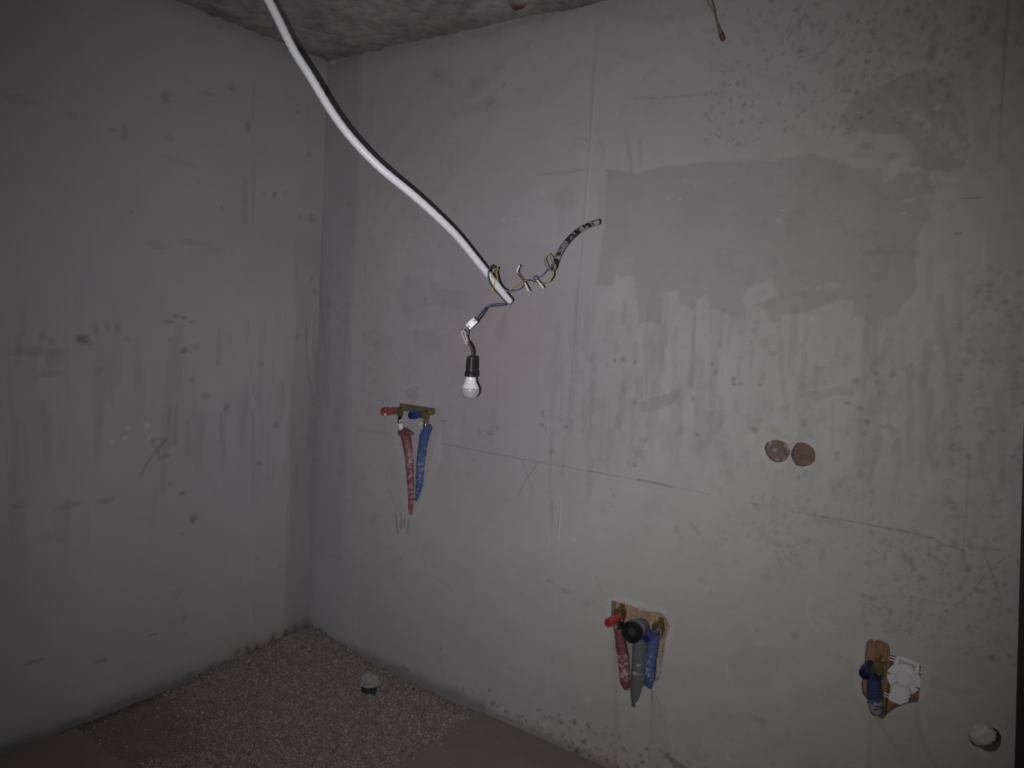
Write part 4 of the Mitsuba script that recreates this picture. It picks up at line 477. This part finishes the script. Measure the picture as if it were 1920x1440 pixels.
# ---------------------------------------------------------------- terminal block, lamp socket and bulb hanging on the wires
DZ = 2.25
c0 = np.array([(1.2732, -0.4979, 1.5055)][0]); ax = -(np.array([(1.2633, -0.5062, 1.4928)][0]) - np.array([(1.2828, -0.4895, 1.5198)][0])); ax /= np.linalg.norm(ax); side = np.cross(ax, -FWD); side /= np.linalg.norm(side); nrm = np.cross(side, ax)
k = thing('terminal_block', 'small white two-pole terminal block between the wires and the lamp cord', 'terminal block')
M = np.eye(4); M[:3, 0], M[:3, 1], M[:3, 2], M[:3, 3] = side, nrm, ax, c0
def loc(mesh): mm = mesh.copy(); mm.apply_transform(M); return mm
put('body', loc(join(rbox((.021, .013, .020), .002), *[tube([(sx * .0056, 0, -.0165), (sx * .0056, 0, .0165)], .0048, 16, 8) for sx in (-1, 1)])), 'terminal_white', 35, None, k)
for sx in (-1, 1):
    for sz in (-1, 1): put('screw', loc(aim(lathe([(.0026, -.002), (.0026, .0008), (.0, .0008)], 14), (sx * .0056, -.0068, sz * .006), (0, -1, 0))), 'dull_steel', 35, None, k)
k = thing('lamp_socket', 'black lamp socket hanging on its short cord under the terminal block', 'lamp socket')
axis_top, axis_bot = np.array([(1.2806, -0.4976, 1.4077)][0]), None
xo, yo, zo = axis_top
def down(px): return px * 2.25 / 1406.4
body = [(0, 0), (.0085, 0), (.0135, -.0015), (.0145, -.004), (.0140, -.016), (.0150, -.028), (.0162, -.040), (.0165, -.047), (.0, -.047)]
put('body', aim(lathe(body, 36), axis_top, (0, 0, 1)), 'black_plastic', 40, None, k)
rib = [tube([(xo + .0146 * math.cos(a), yo + .0146 * math.sin(a), zo - .006), (xo + .0160 * math.cos(a), yo + .0160 * math.sin(a), zo - .040)], .0012, 6, 4) for a in np.arange(0, 2 * np.pi, np.pi / 8)]
put('grip_ribs', join(*rib), 'black_plastic', 40, None, k)
put('collar', aim(lathe([(.0150, -.0445), (.0185, -.0455), (.0195, -.048), (.0180, -.0505), (.0195, -.053), (.0192, -.0600), (.0180, -.0615), (.0, -.0615)], 36), axis_top, (0, 0, 1)), 'black_plastic', 30, None, k, 'wider ribbed screw collar')
put('cord', tube([(1.2652, -0.5036, 1.4498), (1.2704, -0.5007, 1.4438), (1.2767, -0.4974, 1.433), (1.2808, -0.4962, 1.4189)] + [(xo, yo, zo - .004)], .0037, 14, 40), 'brown_wire', True, None, k, 'thick dark brown cord')
put('lead', tube([(1.265, -0.5034, 1.4961), (1.2653, -0.5031, 1.4866), (1.2621, -0.5031, 1.4736), (1.2605, -0.5053, 1.4639), (1.266, -0.5032, 1.4483)], .0014, 8, 30), 'brown_wire', True, None, k); put('lead', tube([(1.2624, -0.5053, 1.4959), (1.2645, -0.5047, 1.4881), (1.2637, -0.5053, 1.4769), (1.2624, -0.5052, 1.464), (1.2675, -0.5024, 1.4468)], .0014, 8, 30), 'blue_wire', True, None, k)
put('spare_lead', tube([(1.2695, -0.5073, 1.4453), (1.2668, -0.5116, 1.4451), (1.2626, -0.5148, 1.4544), (1.2567, -0.5174, 1.4667), (1.2538, -0.5184, 1.4761), (1.2559, -0.5164, 1.4818), (1.26, -0.5137, 1.4797), (1.2623, -0.5132, 1.4703), (1.2674, -0.5109, 1.4579), (1.2697, -0.5092, 1.4485)], .0016, 8, 60), 'tape_white', True, None, k, 'bent white spare conductor')
k = thing('light_bulb', 'unlit white LED bulb screwed into the hanging black socket', 'light bulb')
hh = [(0, -.058), (.0150, -.0580), (.0153, -.0620), (.0156, -.0680), (.0168, -.0740), (.0195, -.0810), (.0230, -.0875), (.0258, -.0930), (.0267, -.0952), (.0262, -.0955)]
put('housing', aim(lathe(hh, 48), axis_top, (0, 0, 1)), 'lamp_white', 50, None, k, 'white plastic lower housing')
Rg = .0278; cz = -.1025; dome = [(.0262, -.0950)] + [(Rg * math.cos(a), cz + Rg * math.sin(a)) for a in np.linspace(.24, -math.pi / 2 + .001, 26)]
put('globe', aim(lathe(dome, 48), axis_top, (0, 0, 1)), 'lamp_frosted', True, None, k, 'frosted milky globe')

# ---------------------------------------------------------------- wires hanging from the ceiling at the top
k = thing('wire_bundle', 'twisted grey wires with a red-brown end hanging down at the top of the wall', 'wire')
A = [(1.7399, -0.0746, 2.5705), (1.7574, -0.0703, 2.5005), (1.7748, -0.0615, 2.47), (1.7838, -0.058, 2.4453), (1.7928, -0.0545, 2.4207), (1.803, -0.0501, 2.396)]; B = [(1.7507, -0.0605, 2.5737), (1.767, -0.0571, 2.5035), (1.78, -0.0635, 2.4745), (1.7867, -0.0619, 2.4465), (1.7958, -0.0545, 2.4232), (1.8072, -0.0475, 2.3932)]
up = lambda s: [(s[0][0] + .01, s[0][1], H + .01)] + s
put('strand', tube(up(A), .0022, 8, 60, round_end=True), 'grey_wire', True, None, k); put('strand', tube(up(B), .0022, 8, 60, round_end=True), 'olive_wire', True, None, k)
put('sheath', tube([(1.79, -0.0579, 2.4291), (1.7984, -0.0542, 2.4107), (1.8047, -0.0493, 2.393)], [.0036, .0060, .0076], 12, 14, round_end=True), 'olive_wire', True, None, k)
put('end_cap', tube([(1.8029, -0.0533, 2.4011), (1.808, -0.0478, 2.3853)], [.0080, .0070], 12, 8, round_end=True), 'tip_red', True, None, k, 'red-brown end')
mat('grey_wire', (.20, .20, .195), .5); mat('olive_wire', (.15, .15, .09), .5)

# ---------------------------------------------------------------- pipes, plugs and fittings on the pipe wall
def at3(q, y): return np.array([q[0], y, q[1]])
def insulated(label, name, wall_pts, y, r, rgb, dust, spec=.5, seed=0, rings=130, flat=1.0):
    """A pipe in its foam sleeve with plaster smeared on it; wall_pts run down the wall."""
    k = thing(name, label, 'pipe', 'insulated pipes set in the pipe wall'); ys = np.interp(np.linspace(0, 1, len(wall_pts)), np.linspace(0, 1, len(y)), y)
    pts = [at3(q, yy) for q, yy in zip(wall_pts, ys)]; P = spline(pts, rings); n = 24
    wob = lambda t, a: 1 + .10 * (noise3(np.stack([np.cos(a) * .8, np.sin(a) * .8, 0 * a + t * 22 + seed], -1), 1.0, seed, 3) - .5) * 2
    m = tube(P, r, n, smooth_path=False, wob=wob, round_end=True); v = m.vertices
    s = noise3(v * [1, 1, .7], 150, seed, 4); s2 = noise3(v, 18, seed + 3, 3); tt = np.r_[np.repeat(np.linspace(0, 1, rings), n), 0, 1]
    f = smoothstep(.63 - .12 * dust(tt), .76 - .12 * dust(tt), s * .75 + s2 * .35) * np.clip(dust(tt), 0, 1)
    C = np.asarray(rgb) * (.8 + .4 * noise3(v, 30, seed + 7, 3))[:, None]; C = C + f[:, None] * spec * (np.array([.50, .49, .50]) - C)
    put('sleeve', m, 'painted', True, C, k); return k
def plug(label, near, y0, y1, r, m, hollow=True):
    """A threaded test plug standing out of the wall from y0 to y1, with a recessed end."""
    k = thing('pipe_plug', label, 'plug', 'plugs on the wall outlets'); L = abs(y1 - y0)
    put('body', aim(lathe([(0, 0), (r * .86, 0), (r * .9, L * .08), (r * .9, L * .4), (r, L * .45), (r, L - .002), (r * .95, L), (r * .78, L), (r * .70, L * .35), (0, L * .35)], 32), at3(near, y0), (0, -1, 0)), m, 35, None, k)
    fl = [tube([at3((near[0] + r * .985 * math.cos(a), near[1] + r * .985 * math.sin(a)), y0 - L * .48), at3((near[0] + r * .985 * math.cos(a), near[1] + r * .985 * math.sin(a)), y1 + .004)], .0011, 6, 3) for a in np.arange(0, 2 * np.pi, np.pi / 6)]
    put('grip', join(*fl), m, 40, None, k); return k
def elbow(label, q, y, r=.013, tri=False):
    """A brass wall elbow: a body turning from the upright pipe to the outlet, a hexagon and a mounting plate."""
    k = thing('wall_elbow', label, 'pipe elbow', 'brass elbows on the pipe wall')
    put('body', tube([at3((q[0], q[1] - .032), y), at3((q[0], q[1] - .012), y), at3((q[0], q[1] + .001), y - .003), at3((q[0], q[1] + .004), y - .016), at3((q[0], q[1] + .004), y - .034)], [r * .85, r, r * 1.15, r, r], 20, 40), 'brass', 40, None, k)
    hexa = trimesh.creation.cylinder(r * 1.22, .012, sections=6); put('hexagon', aim(hexa, at3((q[0], q[1] + .004), y - .030), (0, -1, 0)), 'brass', False, None, k)
    plate = trimesh.creation.extrude_polygon(__import__('shapely').Polygon([(-.013, -.010), (.013, -.010), (.011, .004), (.004, .026), (-.004, .026), (-.011, .004)]).buffer(.003), .004) if tri else rbox((.022, .034, .006), .0015)
    if tri: plate.apply_transform(np.array([[1, 0, 0, q[0]], [0, 0, -1, y + .004], [0, 1, 0, q[1] - .004], [0, 0, 0, 1.]]))
    else: plate = rbox((.022, .006, .034), .0015, (q[0], y + .006, q[1] + .002))
    put('plate', plate, 'brass', 30, None, k)
    if tri: put('rib', tube([at3((q[0] - .003, q[1] + .027), y - .002), at3((q[0] + .007, q[1] + .006), y - .024)], .0028, 8, 6), 'brass', 40, None, k)
    return k
def press_ring(parent, q0, y, r):
    put('press_fitting', aim(lathe([(r * .8, .0), (r, .002), (r, .010), (r * .84, .013), (r * .84, .020), (r, .023), (r, .034), (r * .8, .036), (.0, .036)], 24), at3(q0, y), (0, 0, 1)), 'chrome', 35, None, parent, 'chrome press fitting')

# shower outlet, high up by the corner
s1, s2 = [(0.5461, 1.1174)][0], [(0.6898, 1.1198)][0]
k = thing('mounting_rail', 'olive-grey slotted steel rail joining the two upper shower elbows', 'bracket')
ra, rb_ = [(0.5354, -0.012, 1.1347)][0], [(0.7248, -0.012, 1.1359)][0]; ra, rb_ = np.array(ra), np.array(rb_); ang = math.atan2(rb_[2] - ra[2], rb_[0] - ra[0]); Lr = np.hypot(rb_[0] - ra[0], rb_[2] - ra[2]); mid = (ra + rb_) / 2
put('bar', rbox((Lr, .004, .024), .0015, (mid[0], -.012, mid[2]), -ang), 'rail_steel', 35, None, k)
for sz in (-1, 1): put('flange', rbox((Lr * .96, .012, .003), .001, (mid[0], -.018, mid[2] + sz * .0125), -ang), 'rail_steel', 35, None, k)
for e in (0, 1): put('stand_off', rbox((.012, .022, .020), .002, ((ra, rb_)[e][0] + (.012, -.012)[e], 0, (ra, rb_)[e][2]), -ang), 'rail_steel', 35, None, k)
elbow('brass elbow at the left end of the steel shower rail', s1, -.022); elbow('brass elbow at the right end of the steel shower rail', s2, -.022)
plug('scuffed red plug with white paint on the left shower elbow', (s1[0] - .002, s1[1] + .004), -.050, -.118, .0165, 'red_dusty'); plug('blue plug on the right shower elbow', (s2[0] - .002, s2[1] + .004), -.050, -.112, .0150, 'blue_plastic')
put('paint_smear', tube([(s1[0] - .012, -.060, s1[1] + .018), (s1[0] - .005, -.075, s1[1] + .0205)], .003, 8, 5, round_end=True), 'tape_white', True, None, 'pipe_plug', 'white paint smear'); put('paint_smear', tube([(s1[0] + .006, -.119, s1[1] - .003), (s1[0] + .012, -.114, s1[1] - .009)], .004, 8, 5, round_end=True), 'tape_white', True, None, 'pipe_plug', 'white paint smear')
low = lambda t: .9 * smoothstep(.08, .35, t)
kr = insulated('red insulated hot pipe set in the wall under the shower rail', 'insulated_pipe', [(0.569, 1.0402), (0.5812, 0.9885), (0.5972, 0.924), (0.6043, 0.8582), (0.6114, 0.7922), (0.6119, 0.7361), (0.6116, 0.6932)], (-.012, -.006, -.002, .004), [.021, .0205, .019, .0175, .0155, .013, .012], (.19, .072, .074), low, .50, 11)
torn = trimesh.creation.icosphere(3, .03); v = torn.vertices * [1.15, .55, .62]; v *= (1 + .5 * (noise3(v, 30, 95, 3) - .5))[:, None]; torn.vertices = v + at3([(0.5667, 1.0287)][0], -.014); put('torn_end', torn, 'sleeve_red', True, None, kr, 'torn flared end of the red sleeve')
flap = tube([at3([(0.5783, 1.0348)][0], -.022), at3([(0.608, 1.0345)][0], -.022), at3([(0.6229, 1.0322)][0], -.016)], [.012, .010, .003], 12, 12, round_end=True); put('torn_flap', flap, 'sleeve_red', True, None, kr, 'torn flap')
mat('sleeve_red', (.19, .072, .074), .6, .3)
put('inner_pipe', tube([at3([(0.5481, 1.0865)][0], -.022), at3([(0.5532, 1.0514)][0], -.020), at3([(0.5672, 1.0199)][0], -.014)], .0100, 18, 16), 'pipe_white', True, None, kr, 'white plastic pipe'); press_ring(kr, [(0.5478, 1.0663)][0], -.022, .0125)
kb = insulated('blue insulated cold pipe set in the wall under the shower rail', 'insulated_pipe', [(0.6955, 1.075), (0.6756, 1.0287), (0.6672, 0.9792), (0.6591, 0.9229), (0.6568, 0.8673), (0.6516, 0.8108), (0.6374, 0.7568)], (-.012, -.008, -.004, .006), [.018, .020, .019, .0185, .018, .016, .010], (.050, .092, .235), lambda t: .8 * smoothstep(.15, .4, t), .45, 12)
put('inner_pipe', tube([at3([(0.6828, 1.0951)][0], -.022), at3([(0.6766, 1.0572)][0], -.018), at3([(0.6723, 1.0348)][0], -.014)], .0090, 18, 16), 'pipe_white', True, None, kb, 'white plastic pipe'); press_ring(kb, [(0.6873, 1.0696)][0], -.022, .0120)
k = thing('plaster_lump', 'small pale plaster lump between the two shower pipes', 'plaster lump'); m = trimesh.creation.icosphere(3, .014); v = m.vertices; m.vertices = v * (1 + .5 * (noise3(v, 60, 96, 3) - .5))[:, None] + at3([(0.6465, 1.075)][0], -.004); put(k, m, 'pale_plaster', True)
mat('pale_plaster', (.47, .45, .42), .9, .15)

# washbasin outlets, low in the middle
b1, b2 = [(1.5978, 0.5574)][0], [(1.7392, 0.5502)][0]
elbow('brass elbow at the top left of the washbasin cut-out', b1, -.004, .013, True); elbow('brass elbow at the right of the washbasin cut-out', b2, -.004, .013, True)
plug('bright red plug left of the black drain socket', ([(1.6011, -0.105, 0.5498)][0][0], [(1.6011, -0.105, 0.5498)][0][2]), -.034, -.108, .0150, 'red_plastic'); plug('blue plug right of the black drain socket', ([(1.7378, -0.105, 0.5388)][0][0], [(1.7378, -0.105, 0.5388)][0][2]), -.034, -.108, .0142, 'blue_plastic')
mid_dust = lambda t: .95 * smoothstep(.25, .42, t) * smoothstep(.85, .70, t)
kr = insulated('red insulated hot pipe left of the grey drain pipe', 'insulated_pipe', [(1.5963, 0.5004), (1.6038, 0.4574), (1.6154, 0.4137), (1.6211, 0.3683), (1.6268, 0.3227), (1.6313, 0.292)], (-.012, -.010, -.004, .008), [.0165, .0185, .0195, .019, .018, .012], (.165, .052, .054), mid_dust, .62, 13); press_ring(kr, [(1.5967, 0.4949)][0], -.012, .0145)
kb = insulated('blue insulated cold pipe right of the grey drain pipe', 'insulated_pipe', [(1.7318, 0.5261), (1.7232, 0.4905), (1.7173, 0.4462), (1.7153, 0.3994), (1.7148, 0.3584), (1.7156, 0.3251)], (-.012, -.010, -.004, .008), [.0175, .019, .0195, .0195, .018, .011], (.066, .097, .205), mid_dust, .55, 14); press_ring(kb, [(1.7361, 0.5201)][0], -.012, .0140)
k = thing('drain_pipe', 'grey waste pipe with a black rubber socket between the washbasin plugs', 'drain pipe')
gq = [(1.6754, 0.5314)][0]; gp = [at3(q, y) for q, y in zip([(1.6735, 0.5067), (1.6707, 0.4687), (1.6721, 0.4038), (1.6707, 0.3471), (1.6694, 0.2902), (1.6693, 0.2429)], (.004, .004, .006, .010, .016, .024))]
m = tube(gp, [.0255, .026, .0255, .0255, .0235, .020], 32, 60); v = m.vertices; s = noise3(v, 60, 97, 4); put('pipe', m, 'painted', True, np.array([.115, .12, .125]) + (smoothstep(.66, .74, s) * .55)[:, None] * .42, k)
el = [at3((gq[0], gq[1] - .045), .004), at3((gq[0], gq[1] - .015), .0), at3((gq[0], gq[1] + .0), -.014), at3((gq[0], gq[1] + .002), -.040), at3((gq[0], gq[1] + .002), -.070)]
put('bend', tube(el, .0265, 32, 40), 'grey_pipe', True, None, k)
put('socket', aim(lathe([(.0265, .0), (.030, .002), (.031, .008), (.0285, .010), (.0285, .020), (.031, .022), (.0335, .026), (.0335, .034), (.0, .034)], 44), at3((gq[0], gq[1] + .002), -.040), (0, -1, 0)), 'grey_pipe', 35, None, k, 'grey socket')
put('rubber_seal', aim(lathe([(.0335, .0), (.0352, .002), (.0355, .014), (.0340, .017), (.0300, .017), (.0255, .010), (.0240, .004), (.0, .004)], 44), at3((gq[0], gq[1] + .002), -.072), (0, -1, 0)), 'black_rubber', 35, None, k, 'black rubber ring'); put('seal_core', aim(lathe([(.012, .0), (.014, .003), (.012, .006), (.0, .006)], 30), at3((gq[0], gq[1] + .002), -.0755), (0, -1, 0)), 'dark_grey_plastic', 35, None, k, 'black stopper in the ring')

# washing machine outlet, low at the right
m1 = [(2.3932, 0.6292)][0]; elbow('brass elbow above the dark blue pipe at the lower right', m1, -.004, .014, True)
nq = [(2.3695, -0.085, 0.6265)][0]; plug('navy blue plug at the lower right, left of the white siphon box', (nq[0], nq[2]), -.020, -.088, .0165, 'navy_plastic')
kb = insulated('dark blue insulated pipe beside the white siphon box', 'insulated_pipe', [(2.3831, 0.5917), (2.3842, 0.5655), (2.3877, 0.5433), (2.3916, 0.5165), (2.3969, 0.4902)], (-.012, -.010, -.006, .004), [.017, .0195, .0205, .0205, .0180], (.030, .044, .105), lambda t: .9 * smoothstep(.45, .65, t), .55, 15)
put('pipe_collar', aim(lathe([(.012, 0), (.016, .002), (.016, .010), (.012, .012), (.0, .012)], 24), at3([(2.3884, 0.5935)][0], -.014), (0, 0, 1)), 'navy_plastic', 35, None, kb, 'navy collar')
k = thing('siphon_box', 'white concealed siphon box with two round covers in the lower right cut-out', 'siphon box')
cq = [(2.4533, 0.6154)][0]; dq = np.array([(2.4375, 0.5176)][0]) - np.array([(2.4519, 0.6576)][0]); dn = -dq / np.linalg.norm(dq); rt = np.array([dn[1], -dn[0]])
def sp(a, b): return (cq[0] + rt[0] * a + dn[0] * b, cq[1] + rt[1] * a + dn[1] * b)
from shapely import Polygon, Point, union_all
def prism(poly, y_back, y_front, bev=.0015):
    m = trimesh.creation.extrude_polygon(poly, y_back - y_front); M = np.eye(4); M[:3, :3] = [[1, 0, 0], [0, 0, -1], [0, 1, 0]]; M[1, 3] = y_back; m.apply_transform(M); return m
frame = Polygon([sp(-.027, .046), sp(.027, .046), sp(.030, -.030), sp(.022, -.050), sp(.020, -.085), sp(-.022, -.085), sp(-.022, -.050), sp(-.030, -.030)]).buffer(.002)
put('frame', prism(frame, .030, .010), 'siphon_white', 30, None, k); ears = union_all([Point(sp(0, -.014)).buffer(.042, 24)]).difference(Polygon([sp(-.06, .02), sp(.06, .02), sp(.06, .08), sp(-.06, .08)]))
put('flange', prism(ears, .032, .016), 'siphon_white', 30, None, k, 'wide rounded flange'); rec = Polygon([sp(-.021, .038), sp(.021, .038), sp(.021, .012), sp(-.021, .012)]); put('recess', prism(rec, .012, .0085), 'siphon_shaded', 30, None, k, 'recessed panel with its shade put into a greyer colour')  # recess shade is painted as a greyer plastic
arch = Point(sp(0, .006)).buffer(.0265, 32).difference(Polygon([sp(-.05, -.003), sp(.05, -.003), sp(.05, -.05), sp(-.05, -.05)])); put('arch', prism(arch, .012, .002), 'siphon_white', 30, None, k, 'raised arch over the upper cover')
for (a, b), r_, tall in (((.001, -.004), .0205, -.006), ((.000, -.0475), .0215, -.008)):
    o = at3(sp(a, b), .012); L = .012 - tall
    put('rim', aim(lathe([(r_ + .0045, .0), (r_ + .0045, .0035), (r_ + .001, .0045), (.0, .0045)], 44), o, (0, -1, 0)), 'siphon_shaded', 30, None, k, 'groove round a cover with shade put into its grey')  # grey rim paints the shade of the groove
    put('cover', aim(lathe([(r_ + .002, .0), (r_ + .002, L * .6), (r_, L * .62), (r_, L - .001), (r_ - .0012, L), (r_ - .003, L), (r_ - .0035, L - .0018), (.0, L - .0018)], 44), o, (0, -1, 0)), 'siphon_white', 30, None, k, 'round cover')
for a, b in ((-.037, .034), (-.037, .026), (.0315, .030), (.0315, .022), (-.031, -.073), (-.030, -.081)):
    q = sp(a, b); put('strap', rbox((.016, .003, .0035), .001, at3(q, .014), -math.atan2(rt[1], rt[0])), 'steel_strap', 35, None, k, 'pale fixing tongue')
for a, b in ((-.036, -.014), (.036, -.024)):
    q = sp(a, b); put('slot', rbox((.012, .003, .0025), .0008, at3(q, .0152), -math.atan2(rt[1], rt[0])), 'black_plastic', 35, None, k, 'dark slot')

# plastered-up pipe opening at the bottom right
k = thing('pipe_mouth', 'dark pipe mouth stuffed with a rough grey plaster plug at the bottom right', 'pipe opening')
hc = np.asarray(HOLE_DRAIN).mean(0); put('pipe', aim(lathe([(.050, 0), (.050, .07), (.047, .07), (.047, .002), (.0, .002)], 40), at3(hc, .0752), (0, -1, 0)), 'dark_grey_plastic', 35, None, k, 'dark pipe wall')
m = trimesh.creation.icosphere(4, .030); v = m.vertices * [1.05, .55, 1.15]; nn = noise3(v, 48, 98, 4) - .5; v = v * (1 + .95 * nn)[:, None]; m.vertices = v + at3((hc[0] - .013, hc[1] + .005), .016); put('plaster_plug', m, 'plug_plaster', True, None, k, 'rough plaster plug')
mat('plug_plaster', (.50, .49, .465), .9, .15)

# dark board leaning at the end of the wall
e0, e1 = [(2.7244, -0.035, 0.4792)][0], [(2.653, -0.035, 1.3516)][0]; sl = (e1[0] - e0[0]) / (e1[2] - e0[2]); xb = e0[0] - sl * e0[2]; xt = e0[0] + sl * (1.42 - e0[2])
k = thing('dark_board', 'tall dark board leaning at the right end of the pipe wall', 'board')
P = np.array([(xb, -.035, -.0595), (xb + .30, -.035, -.0595), (xt + .30, -.035, 1.42), (xt, -.035, 1.42)]); Q = P + [0, .030, 0]; m = trimesh.convex.convex_hull(np.vstack([P, Q])); put(k, m, 'black_board', False)
